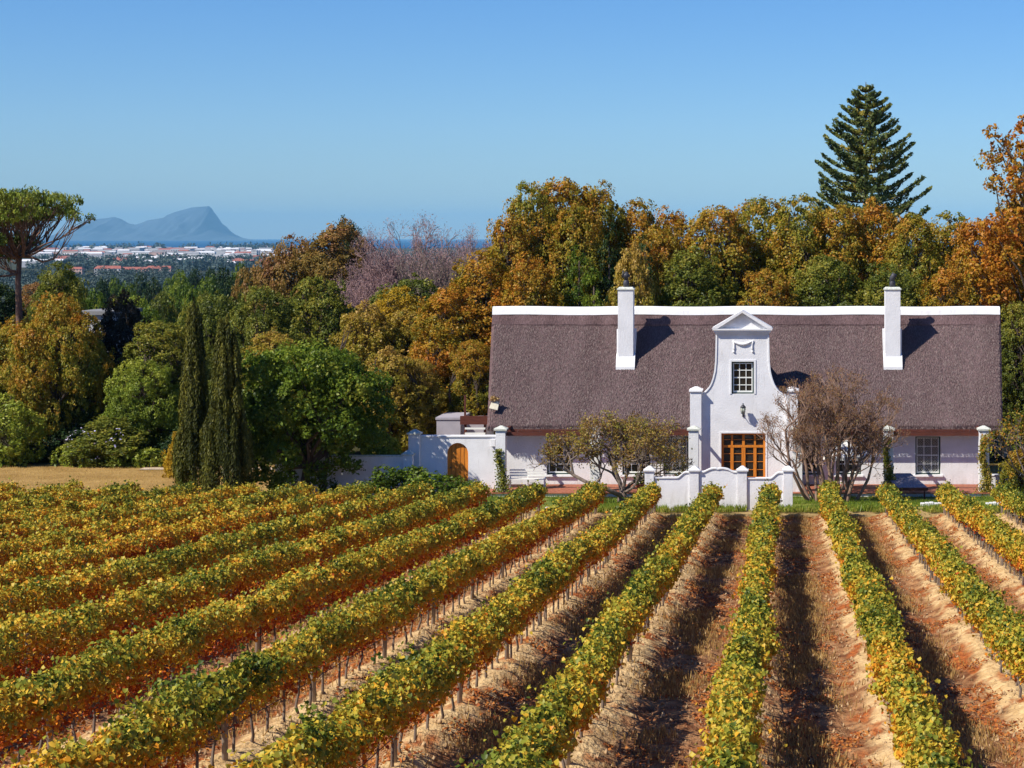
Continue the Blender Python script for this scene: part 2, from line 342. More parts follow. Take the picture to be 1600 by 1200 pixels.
def vineyard():
    xs = np.arange(-51, 26, .13); ys = np.concatenate([np.arange(-10, 18, 1.0), np.arange(18, 98.01, .26)])
    XX, YY = np.meshgrid(xs, ys); Z, U = soil_z(XX, YY)
    ed = np.clip(np.minimum(np.minimum((XX+51)/1.5, (25.8-XX)/1.5), np.minimum((98-YY)/1.2, (YY+10)/2)), 0, 1)
    Z = (vfloor(YY, XX)-.12)*(1-ed)+Z*ed
    n = len(xs); i = np.arange(len(ys)-1)[:, None]*n+np.arange(n-1)[None]
    Fc = np.stack([i, i+1, i+n+1, i+n], -1).reshape(-1, 4)
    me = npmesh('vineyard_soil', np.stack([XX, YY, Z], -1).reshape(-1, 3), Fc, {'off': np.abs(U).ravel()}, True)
    m = bpy.data.materials.new('sandy_soil'); m.use_nodes = True; N = m.node_tree; b = N.nodes['Principled BSDF']
    b.inputs['Roughness'].default_value = .95; b.inputs['Specular IOR Level'].default_value = .1
    a = N.nodes.new('ShaderNodeAttribute'); a.attribute_name = 'off'; g = N.nodes.new('ShaderNodeNewGeometry')
    def nz(scale, st=(1, 1, 1), det=6):
        mp = N.nodes.new('ShaderNodeMapping'); mp.inputs['Scale'].default_value = st; N.links.new(g.outputs['Position'], mp.inputs[0])
        t = N.nodes.new('ShaderNodeTexNoise'); t.inputs['Scale'].default_value = scale; t.inputs['Detail'].default_value = det; N.links.new(mp.outputs[0], t.inputs[0]); return t.outputs[0]
    def ramp(src, p0, c0, p1, c1):
        r = N.nodes.new('ShaderNodeValToRGB'); e = r.color_ramp.elements; e[0].position = p0; e[0].color = c0+(1,); e[1].position = p1; e[1].color = c1+(1,); N.links.new(src, r.inputs[0]); return r.outputs[0]
    def mixc(f, c1, c2):
        x = N.nodes.new('ShaderNodeMix'); x.data_type = 'RGBA'; N.links.new(f, x.inputs[0]); N.links.new(c1, x.inputs[6]); N.links.new(c2, x.inputs[7]); return x.outputs[2]
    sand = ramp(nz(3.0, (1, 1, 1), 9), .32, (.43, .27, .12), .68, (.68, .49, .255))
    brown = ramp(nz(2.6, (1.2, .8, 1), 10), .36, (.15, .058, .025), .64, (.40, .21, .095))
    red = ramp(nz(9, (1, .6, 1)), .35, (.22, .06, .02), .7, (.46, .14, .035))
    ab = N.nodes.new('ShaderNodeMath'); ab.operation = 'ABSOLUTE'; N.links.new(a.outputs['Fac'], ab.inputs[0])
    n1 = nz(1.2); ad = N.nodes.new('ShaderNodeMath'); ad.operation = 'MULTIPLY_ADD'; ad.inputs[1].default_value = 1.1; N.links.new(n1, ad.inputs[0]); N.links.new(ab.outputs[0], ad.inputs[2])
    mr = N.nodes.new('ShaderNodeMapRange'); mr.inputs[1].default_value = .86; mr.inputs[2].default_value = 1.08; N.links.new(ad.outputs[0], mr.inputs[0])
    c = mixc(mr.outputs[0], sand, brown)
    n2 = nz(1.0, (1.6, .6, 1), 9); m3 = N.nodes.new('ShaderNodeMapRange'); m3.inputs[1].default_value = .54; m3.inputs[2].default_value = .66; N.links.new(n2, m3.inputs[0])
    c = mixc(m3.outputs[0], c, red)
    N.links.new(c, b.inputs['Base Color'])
    bp = N.nodes.new('ShaderNodeBump'); bp.inputs['Distance'].default_value = .09; bp.inputs['Strength'].default_value = 1
    N.links.new(nz(8, (1.3, .8, 1), 10), bp.inputs['Height']); N.links.new(bp.outputs[0], b.inputs['Normal'])
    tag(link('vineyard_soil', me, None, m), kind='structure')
vineyard()
def sheet(name, x0, x1, y0, y1, z, m, nx=40, ny=10, amp=.02, edge=.35, slope=0):
    xs = np.linspace(x0, x1, nx); ys = np.linspace(y0, y1, ny); XX, YY = np.meshgrid(xs, ys)
    YY = YY+((ys[:, None] == y0)*1.0-(ys[:, None] == y1)*1.0)*edge*(fbm(XX*.7, YY, 0, 2, 2)-.2)
    Z = z+slope*(YY-y0)+amp*fbm(XX*.8, YY*.8, 0, 4, 2)
    i = np.arange(ny-1)[:, None]*nx+np.arange(nx-1)[None]
    me = npmesh(name, np.stack([XX, YY, Z], -1).reshape(-1, 3), np.stack([i, i+1, i+nx+1, i+nx], -1).reshape(-1, 4), smooth=True)
    return tag(link(name, me, None, m), kind='structure')
sheet('headland', -40, 22, 96.7, 99.3, -.15, mat('headland_grass', (.30, .19, .07), .95, .3, 1.4, bump=.04, bscale=14, col2=(.44, .31, .13)), 120, 8, .03, .4, .062)
LAWN = mat('lawn_green', (.11, .17, .018), .95, .3, 1.0, bump=.03, bscale=18, col2=(.24, .25, .04))
sheet('lawn', -17.0, 22, 98.6, 103.6, .004, LAWN, 90, 14)
sheet('lawn_patch', -33.5, -26.5, 98.3, 103.5, .0, mat('lawn_fresh', (.17, .20, .02), .95, .25, .9, col2=(.36, .28, .07)), 30, 12, .02, 1.8)
sheet('garden_path', -36.5, -27, 115.3, 116.6, .02, mat('pale_path', (.50, .40, .30), .95, .2, 2), 40, 4, .01, .2)
def sea():
    V = []; n = 9; ys = [11500, 12500, 14000, 18000, 25000, 40000, 65000]
    for y in ys:
        for i in range(n): V.append((-0.9*y+1.8*y*i/(n-1), y, -47.6))
    Fc = [(i*n+j, i*n+j+1, (i+1)*n+j+1, (i+1)*n+j) for i in range(len(ys)-1) for j in range(n-1)]
    m = mat('sea_water', (.012, .075, .19), .9, .12, .0004, (1, 4, 1), spec=0)
    tag(link('sea', npmesh('sea', V, Fc), None, m), kind='structure')
sea()
def mountain():
    pr = [(60, 371), (85, 369), (100, 364), (120, 355), (140, 345), (152, 341), (165, 340), (178, 338), (188, 341), (200, 348), (212, 350), (222, 347), (232, 343), (245, 341), (257, 339), (262, 335), (275, 330), (290, 326), (300, 323), (312, 322), (326, 321), (331, 326), (335, 340), (340, 352), (350, 360), (360, 367), (372, 371), (392, 375)]
    Y0 = 40000; nx, ny = 260, 46
    ps = np.linspace(60, 392, nx); prof = np.interp(ps, [a for a, b in pr], [371-b for a, b in pr])*Y0/F
    V = []
    for j in range(ny):
        t = -1+2*j/(ny-1); y = Y0+t*2600
        for i in range(nx):
            x = (ps[i]-CX)*Y0/F
            fall = max(0, 1-abs(t)**1.35)
            rg = float(noise(x/230.0, t*3, 0, 8))*.7+float(noise(x/90.0, t*7, 0, 9))*.3
            h = (prof[i]+60)*fall*(1-(rg)*.75*min(1, abs(t)*2.2))
            if j in (ny//2, ny//2-1): h = prof[i]+60
            V.append((x, y, -62+h))
    Fc = [(j*nx+i, j*nx+i+1, (j+1)*nx+i+1, (j+1)*nx+i) for j in range(ny-1) for i in range(nx-1)]
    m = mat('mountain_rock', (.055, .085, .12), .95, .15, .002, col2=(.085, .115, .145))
    tag(link('mountain', npmesh('mountain', V, Fc), None, m), kind='structure')
mountain()
# ------------------------------------------------------------------ farmhouse
HC = px(1160, 106.6)
house = thing('farmhouse', 'long white Cape farmhouse with brown thatched roof, two chimneys and curved front gable', 'house', (HC, 106.6, 0))
def hb(mb, name, m, parent=house, **k):
    o = mb.build(name, m, parent)
    if parent is house: o.location = (-HC, -106.6, 0)
    return o
WX0, WX1, WY = -15.05, 10.62, 107.0
def walls(mb, x0, x1, z0, z1, y0, y1, ops):
    """ops: (xa, xb, za, zb) openings in the wall"""
    xs = sorted({x0, x1, *[v for o in ops for v in o[:2]]}); 
    for a, b in zip(xs[:-1], xs[1:]):
        cut = [(o[2], o[3]) for o in ops if o[0] <= a+1e-6 and o[1] >= b-1e-6]; z = z0
        for c, d in sorted(cut):
            if c > z: mb.box(a, b, y0, y1, z, c)
            z = d
        if z < z1: mb.box(a, b, y0, y1, z, z1)
wins = [874, 992, 1056, 1262, 1326, 1450]; WW = .66
def wb(c): return (px(c, WY)-WW, px(c, WY)+WW, pz(742, WY), pz(682, WY))
mb = MB(); walls(mb, WX0, WX1, -.2, 3.75, WY, WY+.45, [wb(c) for c in wins])
mb.box(WX0, WX0+.45, WY+.45, 115.0, -.2, 3.75); mb.box(WX1-.45, WX1, WY+.45, 115.0, -.2, 3.75); mb.box(WX0, WX1, 115.0, 115.4, -.2, 3.75)
for xa in (WX0, WX1-.45): mb.add([(xa, 107.0, 3.75), (xa+.45, 107.0, 3.75), (xa+.45, 115.4, 3.75), (xa, 115.4, 3.75), (xa, 111.2, 8.6), (xa+.45, 111.2, 8.6)], [(0, 1, 5, 4), (2, 3, 4, 5), (0, 4, 3), (1, 2, 5)])
hb(mb, 'wall', WHITE)
hb(MB().box(WX0+.45, WX1-.45, WY+1.6, WY+1.7, -.2, 3.7), 'inner_wall', mat('dark_interior', (.05, .04, .035), .9, .1))
def window(x0, x1, z0, z1, y, cols, rows, grille=False, parent=house, lab=None):
    f = MB(); t = .075; g = MB()
    f.box(x0, x0+t, y, y+.09, z0, z1); f.box(x1-t, x1, y, y+.09, z0, z1); f.box(x0+t, x1-t, y, y+.09, z1-t, z1); f.box(x0+t, x1-t, y, y+.09, z0, z0+t)
    w_ = hb(f, 'window', GREENP, parent)
    if lab: w_['label'] = lab
    a, b, c, d = x0+t, x1-t, z0+t, z1-t; s = .05
    g.box(a, a+s, y+.02, y+.07, c, d); g.box(b-s, b, y+.02, y+.07, c, d); g.box(a+s, b-s, y+.02, y+.07, d-s, d); g.box(a+s, b-s, y+.02, y+.07, c, c+s*1.6)
    for i in range(1, cols):
        xx = a+(b-a)*i/cols; g.box(xx-.019, xx+.019, y+.03, y+.066, c+s*1.6, d-s)
    for j in range(1, rows):
        zz = c+(d-c)*j/rows; q = .03 if j == rows//2 else .019
        for i in range(cols):
            xa = a+(b-a)*i/cols+(.019 if i else s); xb = a+(b-a)*(i+1)/cols-(.019 if i < cols-1 else s)
            g.box(xa, xb, y+.03, y+.066, zz-q, zz+q)
    g.build('sash', WPAINT, w_); MB().box(a, b, y+.072, y+.08, c, d).build('pane', GLASS, w_)
    bevel(MB().box(x0-.12, x1+.12, y-.34, y-.12, z0-.10, z0-.003).build('sill', WHITE, w_), .01)
    if grille:
        q = MB(); n = 9
        for i in range(n):
            for j in range(14):
                cx_ = a+(b-a)*(i+.5)/n; cz = c+(d-c)*(j+.5)/14; hw = (b-a)/n/2; hh = (d-c)/28
                for (p0, p1) in (((cx_-hw, cz), (cx_, cz+hh)), ((cx_, cz+hh), (cx_+hw, cz)), ((cx_+hw, cz), (cx_, cz-hh)), ((cx_, cz-hh), (cx_-hw, cz))):
                    q.tube([(p0[0], y-.01, p0[1]), (p1[0], y-.01, p1[1])], .007, 3, False)
        q.build('grille', WPAINT, w_)
    return w_
for c in wins:
    a, b, c0, c1 = wb(c); window(a, b, c0, c1, WY+.22, 3, 4, c in (1450, 1056))
# roof
def roof():
    nx, nu = 150, 34; XL0, XL1, XR0, XR1 = -15.50, -15.95, 11.25, 11.66
    def ring(u):  # profile from front eave underside over the ridge to the back
        Ye, Yr, ze, zr = 106.25, 111.2, 3.30, 9.10
        return Ye, Yr, ze, zr
    V = []; rows = []
    prof = [(107.0, 3.18, 0), (106.55, 3.06, 0), (106.28, 3.12, 0), (106.2, 3.32, .02)]
    for i in range(1, nu+1):
        t = i/nu; prof.append((106.2+(111.2-106.2)*t, 3.32+(9.05-3.32)*t-.10*math.sin(math.pi*t), t))
    for i in range(1, nu+1):
        t = 1-i/nu; prof.append((116.2-(116.2-111.2)*t, 3.32+(9.05-3.32)*t, t))
    prof += [(116.0, 3.05, 0), (115.4, 3.18, 0)]
    xs = np.concatenate([np.linspace(0, .12, 24), np.linspace(.13, .87, nx-48), np.linspace(.88, 1, 24)])
    for (y, z, t) in prof:
        for s in xs:
            x0 = XL0+(XL1-XL0)*t; x1 = XR0+(XR1-XR0)*t; x = x0+(x1-x0)*s
            dl = x-x0; dr = x1-x
            lift = .26*math.exp(-(dl/1.5)**2)+.26*math.exp(-(dr/1.9)**2)
            edge = -.22*(math.exp(-(dl/.09)**2)+math.exp(-(dr/.09)**2))
            nn = (float(fbm(x*.5, y*.6, z*.3, 2, 3))-.5)*.12*(1 if t > 0 else .4)
            V.append((x, y-(lift*.25 if t > 0 and t < 1 else 0)*0+nn*.3, z+(lift*math.sin(math.pi*min(1, t*.98+.02))*.9+edge+nn if t > 0 else nn*.5)))
    n = len(xs); Fc = [(i*n+j, i*n+j+1, (i+1)*n+j+1, (i+1)*n+j) for i in range(len(prof)-1) for j in range(n-1)]
    me = npmesh('thatched_roof', V, Fc, smooth=True)
    o = link('thatched_roof', me, house, THATCH); o.location = (-HC, -106.6, 0)
    # verge closing boards of straw
    for e in (0, n-1):
        mbv = MB(); ids = [(V[i*n+e]) for i in range(len(prof))]
        inner = [(p[0]+(.0), p[1], p[2]) for p in ids]
        mbv.add([ids[i] for i in range(len(ids))]+[(ids[0][0], 111.2, 3.2)], [((i, i+1, len(ids)) if e == 0 else (i+1, i, len(ids))) for i in range(len(ids)-1)])
        oo = mbv.build('thatch_verge', THATCH, house); oo.location = (-HC, -106.6, 0)
roof()
mb = MB(); nseg = 40; pts = []
def straw():
    rg = np.random.default_rng(23); n = 90000; t = rg.uniform(0, .985, n); s_ = rg.uniform(.004, .996, n)
    x0 = -15.5-.45*t; x1 = 11.25+.41*t; x = x0+(x1-x0)*s_; dl = x-x0; dr = x1-x
    lift = .26*np.exp(-(dl/1.5)**2)+.26*np.exp(-(dr/1.9)**2)
    y = 106.2+5*t; z = 3.32+5.73*t-.10*np.sin(np.pi*t)+lift*np.sin(np.pi*np.minimum(1, t*.98+.02))*.9+(fbm(x*.5, y*.6, (3.32+5.73*t)*.3, 2, 3)-.5)*.12
    tip = np.array([0, -5.0, -5.73])/7.6+rg.normal(size=(n, 3))*.22; N = np.array([0, -.75, .66])+rg.normal(size=(n, 3))*.16
    keep = ~((abs(x-gc_) < 1.45) & (z < 6.2))
    C = np.stack([x, y-.01, z+.012], 1)[keep]; tip = tip[keep]; N = N[keep]; m = len(C)
    # shaggy eave
    q = 9000; xe = rg.uniform(-15.5, 11.2, q); xe = xe[abs(xe-gc_) > 2.1]; q = len(xe)
    C2 = np.stack([xe, 106.24+rg.normal(size=q)*.07, 3.08+rg.uniform(-.04, .14, q)], 1); C = np.vstack([C, C2]); N = np.vstack([N, rg.normal(size=(q, 3))*.3+[0, -1, .1]]); tip = np.vstack([tip, rg.normal(size=(q, 3))*.3+[0, -.3, -1]])
    o = link('straw', leaves('straw', C, N, .12*rg.uniform(.5, 1.5, len(C)), rg.uniform(0, 1, len(C)), BLADE, tip, rg), house, leafmat('straw_blades', [(0, (.10, .068, .066)), (.6, (.155, .107, .104)), (1, (.225, .16, .154))], .05, .02, gain=1)); o.location = (-HC, -106.6, 0); o['kind'] = 'stuff'
gc_ = px(1160, 105.95); straw()
rx0, rx1 = px(770, 111.0), px(1562, 111.0)
prof = [(-.42, -.16), (-.36, .10), (-.2, .27), (.2, .27), (.36, .10), (.42, -.16)]
vs = []; fs = []
for i in range(nseg+1):
    x = rx0+(rx1-rx0)*i/nseg
    for (dy, dz) in prof: vs.append((x, 111.2+dy, 9.08+dz+.02*math.sin(i*.7)))
k = len(prof)
for i in range(nseg):
    for j in range(k-1): fs.append((i*k+j, i*k+k+j, i*k+k+j+1, i*k+j+1))
fs.append(tuple(range(k))); fs.append(tuple(nseg*k+j for j in range(k))[::-1])
hb(mb.add(vs, fs), 'ridge_cap', WHITE2)
# thatch roll under the ridge
vs = []; fs = []; 
for i in range(81):
    x = rx0+.02+(rx1-rx0-.04)*i/80; n_ = .02*math.sin(i*1.7)
    for (y, dz) in ((110.60, -.04), (110.58, .10), (110.8, .26+.08)): vs.append((x, y, 3.32+(y-106.2)*5.73/5.0-.03+dz+n_))
for i in range(80):
    for j in range(2): fs.append((i*3+j, i*3+3+j, i*3+4+j, i*3+j+1))
hb(MB().add(vs, fs), 'ridge_roll', THATCH)
def rz(Y): return 3.32+(Y-106.2)*5.73/5.0
def chimney(pc, bentpot):
    Yc = 108.95; x = px(pc, Yc); mb = MB(); zt = pz(453, Yc)
    mb.box(x-.41, x+.41, Yc, Yc+.8, rz(Yc)-.3, zt)
    o = hb(mb, 'chimney', WHITE); bevel(o, .012)
    # stepped base and its sloping foot
    z1 = pz(514, Yc+.7); y0 = Yc-.24
    MB().add([(x-.5, Yc-.27, rz(Yc-.3)-.05), (x+.5, Yc-.27, rz(Yc-.3)-.05), (x+.5, Yc-.27, rz(Yc-.3)+.10), (x-.5, Yc-.27, rz(Yc-.3)+.10),
              (x-.5, Yc+.02, pz(556, Yc)), (x+.5, Yc+.02, pz(556, Yc)), (x-.5, Yc+1.2, z1-.6), (x+.5, Yc+1.2, z1-.6), (x-.5, Yc+.9, rz(Yc+.6)), (x+.5, Yc+.9, rz(Yc+.6))],
             [(0, 1, 2, 3), (3, 2, 5, 4), (4, 5, 9, 8), (0, 3, 4, 8), (1, 9, 5, 2)]).build('chimney_foot', WHITE2, o)
    mb = MB(); mb.box(x-.5, x+.5, Yc+.35, Yc+1.25, rz(Yc)-.1, z1); mb.build('chimney_base', WHITE, o)
    mb = MB(); mb.box(x-.46, x+.46, Yc-.05, Yc+.85, zt, zt+.07); mb.frustum(x, Yc+.4, zt+.07, zt+.15, .43, .42, .36, .35); mb.build('chimney_cap', CAPM, o)
    mb = MB(); pt = zt+.15; mb.lathe(x, Yc+.4, [(.15, pt), (.16, pt+.25), (.13, pt+.3), (.13, pt+.36)])
    if bentpot: mb.tube([(x, Yc+.4, pt+.3), (x-.02, Yc+.4, pt+.45), (x+.06, Yc+.4, pt+.58), (x+.12, Yc+.4, pt+.72)], [.13, .14, .15, .13], 12)
    else:
        mb.lathe(x, Yc+.4, [(.10, pt+.3), (.11, pt+.5), (.2, pt+.52), (.17, pt+.68), (.05, pt+.82)])
        mb.tube([(x-.2, Yc+.3, pt+.5), (x-.14, Yc+.25, pt+.85)], .04, 6)
    mb.build('flue_pot', POT, o)
chimney(977.5, False); chimney(1395, True)
# front gable
GY = 105.95; GD = .75; GS = F/GY
def gp(p): return px(p, GY)-HC
gxs = [(pz(800, GY), 70/GS), (pz(619, GY), 70/GS), (pz(617, GY), 66/GS), (pz(613, GY), 58.5/GS), (pz(607, GY), 53/GS), (pz(600, GY), 49/GS), (pz(591, GY), 45.8/GS), (pz(580, GY), 43.2/GS), (pz(565, GY), 41.8/GS), (pz(545, GY), 41.2/GS), (pz(518, GY), 40.8/GS)]
def gw(z): return float(np.interp(z, [a for a, b in gxs], [b for a, b in gxs]))
gc = px(1160, GY)
wz0, wz1 = pz(615.5, GY), pz(565, GY); wx = (px(1143, GY), px(1178, GY))
dz0, dz1 = .2, pz(677, GY); dx = (px(1127, GY), px(1196, GY))
mb = MB(); zs = sorted({-.2, dz0, dz1, wz0, wz1, *[max(-.2, a) for a, b in gxs], *np.linspace(pz(618, GY), pz(560, GY), 16)})
for za, zb in zip(zs[:-1], zs[1:]):
    mid = (za+zb)/2; op = wx if wz0 < mid < wz1 else dx if dz0 < mid < dz1 else None
    wa, wb_ = gw(za), gw(zb)
    sp = [(gc-wa, gc-wb_, gc+wa, gc+wb_)] if not op else [(gc-wa, gc-wb_, op[0], op[0]), (op[1], op[1], gc+wa, gc+wb_)]
    for (l0, l1, r0, r1) in sp: mb.prism([(l0, za), (r0, za), (r1, zb), (l1, zb)], GY, GY+GD)
gab = hb(mb, 'gable', WHITE)
# coping strip along the curves
mb = MB(); zz = np.concatenate([np.linspace(pz(617.5, GY), pz(580, GY), 14), np.linspace(pz(575, GY), pz(524, GY), 6)])
for sgn in (-1, 1):
    p = [(gc+sgn*gw(z), z) for z in zz]
    mb = MB()
    for (a, b) in zip(p[:-1], p[1:]):
        q = [(a[0]-sgn*.05, a[1]), (a[0]+sgn*.03, a[1]), (b[0]+sgn*.03, b[1]), (b[0]-sgn*.05, b[1])]
        mb.prism(q if sgn > 0 else q[::-1], GY-.045, GY+GD+.04)
    mb.build('coping', WHITE2, gab)
mb = MB(); h = 44.5/GS; zc = pz(522, GY); za = pz(514, GY); zp = pz(484.5, GY)
mb.box(gc-h*.95, gc+h*.95, GY-.10, GY+GD+.05, zc, zc+.1); mb.box(gc-h*1.0, gc+h*1.0, GY-.18, GY+GD+.08, zc+.1, za-.06); mb.box(gc-h*1.05, gc+h*1.05, GY-.26, GY+GD+.1, za-.06, za+.02)
mb.prism([(gc-h*.86, za+.02), (gc+h*.86, za+.02), (gc, zp-.22)], GY+.02, GY+GD)
for s in (-1, 1):
    q = [(gc+s*h*1.07, za+.02), (gc+s*h*1.07-s*.05, za+.09), (gc, zp+.0), (gc, zp-.13), (gc+s*h*.88, za+.02)]
    mb.prism(q if s > 0 else q[::-1], GY-.27, GY+GD+.1)
    q = [(gc+s*h*.88, za+.021), (gc, zp-.13), (gc, zp-.22), (gc+s*h*.74, za+.021)]
    mb.prism(q if s > 0 else q[::-1], GY-.12, GY+GD)
mb.build('pediment', WHITE, gab)
# swag relief
mb = MB(); X = lambda p: px(p, GY); Z = lambda p: pz(p, GY)
mb.tube([(X(1145), GY-.02, Z(533))]+[(X(1145+30*t), GY-.03, Z(533+5*math.sin(math.pi*t))) for t in np.linspace(.06, .94, 9)]+[(X(1176), GY-.02, Z(533))], [.03]+[.045+.03*math.sin(math.pi*t) for t in np.linspace(.06, .94, 9)]+[.03], 8)
for a, s in ((1146, 1), (1176.5, -1)):
    mb.tube([(X(a), GY-.02, Z(532)), (X(a+s*1.0), GY-.03, Z(538)), (X(a+s*1.4), GY-.03, Z(543)), (X(a+s*.6), GY-.03, Z(548))], [.05, .035, .045, .03], 6)
    mb.lathe(X(a+s*.6), GY-.02, [(.02, Z(551.5)), (.06, Z(550)), (.06, Z(548.5)), (.02, Z(547))], 8)
mb.build('swag_relief', WHITE, gab)
def sub(o, parent):  # hang a level deeper without moving
    o.parent = parent; return o
window(wx[0], wx[1], wz0, wz1, GY+.14, 3, 4, lab='small paned window high in the gable')
for o in house.children:
    if o.get('label', '').startswith('small paned'):
        for c in o.children:
            if c.name.startswith('sill'):
                c.location.y = .22
mb = MB()
for (a, b) in ((wx[0]-.10, wx[0]-.002), (wx[1]+.002, wx[1]+.10)): mb.box(a, b, GY-.03, GY+.05, wz0, wz1+.1)
mb.box(wx[0]-.002, wx[1]+.002, GY-.03, GY+.05, wz1+.002, wz1+.1)
mb.build('window_surround', WHITE2, gab)
# piers beside the gable
for c in (1087, 1238):
    x = px(c, 105.7); mb = MB(); mb.box(x-.29, x+.29, 105.65, GY-.003, -.2, pz(612, 105.7)); mb.box(x-.29, x+.29, GY-.003, GY+GD+.1, -.2, pz(612, 105.7))
    o = hb(mb, 'gable_pier', WHITE); z = pz(612, 105.7)
    mb = MB(); mb.box(x-.34, x+.34, 105.58, 106.9, z, z+.08); mb.frustum(x, 106.25, z+.08, z+.22, .33, .5, .08, .15); mb.build('pier_cap', WHITE2, o)
# roof of the gable wing running back into the main roof
zr = pz(535, GY)-.05; e = 1.34; mbv = MB(); ye = GY+GD
yb = 106.2+(zr-3.32)*5/5.73; zl = zr-1.25; yl = 106.2+(zl-3.32)*5/5.73
mbv.add([(gc-e-.0, ye, zl), (gc, ye, zr), (gc+e, ye, zl), (gc-e, yl+.3, zl), (gc, yb+.3, zr), (gc+e, yl+.3, zl), (gc-e, ye, 3.5), (gc+e, ye, 3.5), (gc-e, yl+.3, 3.5), (gc+e, yl+.3, 3.5)],
        [(0, 1, 4, 3), (1, 2, 5, 4), (6, 0, 3, 8), (2, 7, 9, 5)])
hb(mbv, 'wing_roof', THATCH)
# door
mb = MB(); y = GY+.2; x0, x1 = dx; W_ = x1-x0; zt = dz1; tr = pz(698, GY)
mb.box(x0, x0+.12, y, y+.12, dz0, zt); mb.box(x1-.12, x1, y, y+.12, dz0, zt); mb.box(x0+.12, x1-.12, y, y+.12, zt-.1, zt)
mb.box(x0+.12, x1-.12, y, y+.12, tr-.06, tr+.06)
door = hb(mb, 'door', DOORW); mb = MB()
xs = [x0+.12, x0+.12+.36, x0+W_*.40, x0+W_*.60, x1-.12-.36, x1-.12]
for xx, ww in ((x0+W_*.24, .16), (x0+W_*.5, .20), (x0+W_*.76, .16)):
    mb.box(xx-ww/2, xx+ww/2, y+.01, y+.1, dz0+.02, tr-.065); mb.box(xx-ww/2+.03, xx+ww/2-.03, y+.01, y+.1, tr+.065, zt-.105)
mb.build('door_stile', DOORW, door)
for a, b in ((x0+.12, x0+W_*.24-.08), (x0+W_*.24+.08, x0+W_*.5-.1), (x0+W_*.5+.1, x0+W_*.76-.08), (x0+W_*.76+.08, x1-.12)):
    for zz_ in [dz0+(tr-dz0)*k/5+.03 for k in range(1, 5)]+[(tr+zt)/2]: MB().box(a, b, y+.04, y+.07, zz_-.015, zz_+.015).build('glazing_bar', DOORW, door)
mb = MB(); mb.box(x0+.12, x1-.12, y+.08, y+.09, dz0+.5, zt-.1); mb.build('pane', GLASS, door)
mb = MB()
for a, b in ((x0+.12, x0+W_*.24-.08), (x0+W_*.24+.08, x0+W_*.5-.1), (x0+W_*.5+.1, x0+W_*.76-.08), (x0+W_*.76+.08, x1-.12)): mb.box(a, b, y+.05, y+.09, dz0+.02, dz0+.5)
mb.build('door_panel', DOORW, door)
MB().lathe(x0+W_*.5-.06, y-.03, [(.02, 1.2), (.035, 1.22), (.035, 1.26), (.02, 1.28)], 8).build('handle', POT, door)
mb = MB()
for (a, b) in ((dx[0]-.09, dx[0]-.002), (dx[1]+.002, dx[1]+.09)): mb.box(a, b, GY-.025, GY+.05, .2, dz1+.09)
mb.box(dx[0]-.002, dx[1]+.002, GY-.025, GY+.05, dz1+.002, dz1+.09); mb.build('door_surround', WHITE2, gab)
# fascia beam under the eaves
for a, b in ((WX0, px(1077, 106.8)), (px(1248, 106.8), WX1+.3)):
    hb(MB().box(a, b, 106.72, 106.9, 2.93, 3.16), 'fascia_beam', WOOD)
# stoep
st = MB(); st.box(-15.4, 11.2, 103.4, 106.95, -.2, .17); hb(st, 'stoep_plinth', WHITE)
st = MB(); st.box(-15.45, 11.25, 103.33, 106.97, .171, .21); hb(st, 'stoep_floor', TERRA)
st = MB(); st.box(-3.6, -1.0, 102.9, 103.32, -.2, .08); hb(st, 'step', TERRA)
# small lifted thatch patch with a pale board
o = thing('roof_board', 'small pale board with brown straw tuft at the lower left corner of the thatch', 'board', P(772, 634, 106.55))
mb = MB(); mb.add([(-.26, -.05, -.12), (.18, -.05, -.22), (.26, .20, .24), (-.12, .20, .30), (-.26, -.01, -.15), (.18, -.01, -.25), (.26, .24, .21), (-.12, .24, .27)], [(0, 1, 2, 3), (7, 6, 5, 4), (0, 4, 5, 1), (1, 5, 6, 2), (2, 6, 7, 3), (3, 7, 4, 0)])
mb.build('board', mat('pale_board', (.62, .58, .45), .8), o); rg = np.random.default_rng(5)
C = np.array([0, .1, .36])+rg.normal(size=(60, 3))*[.12, .05, .07]; leaves_o = leaves('straw_tuft', C, rg.normal(size=(60, 3)), .2, rg.uniform(0, 1, 60), SPRIG, rng=rg); link('straw_tuft', leaves_o, o, M_DRY)
# wall lamp
lx, ly, lz = P(1161, 641, GY-.32); o = thing('wall_lamp', 'small lantern on a bracket on the white gable above the front door', 'lamp', (lx, ly, lz))
mb = MB(); mb.tube([(0, .31, -.28), (0, .12, -.36), (0, 0, -.22)], .018, 6); mb.lathe(0, .30, [(.05, -.36), (.05, -.18)], 8); mb.build('bracket', POT, o)
mb = MB(); mb.lathe(0, 0, [(.03, -.22), (.10, -.17), (.105, -.15)], 6); mb.lathe(0, 0, [(.15, .14), (.14, .18), (.06, .27), (.03, .30), (.035, .34), (.0, .38)], 6)
for j in range(6): a = math.pi*j/3; mb.tube([(.10*math.cos(a), .10*math.sin(a), -.16), (.14*math.cos(a), .14*math.sin(a), .15)], .009, 4)
mb.build('frame', POT, o); MB().lathe(0, 0, [(.085, -.15), (.125, .14)], 6).build('glass', mat('lamp_glass', (.55, .58, .45), .2, .05), o)
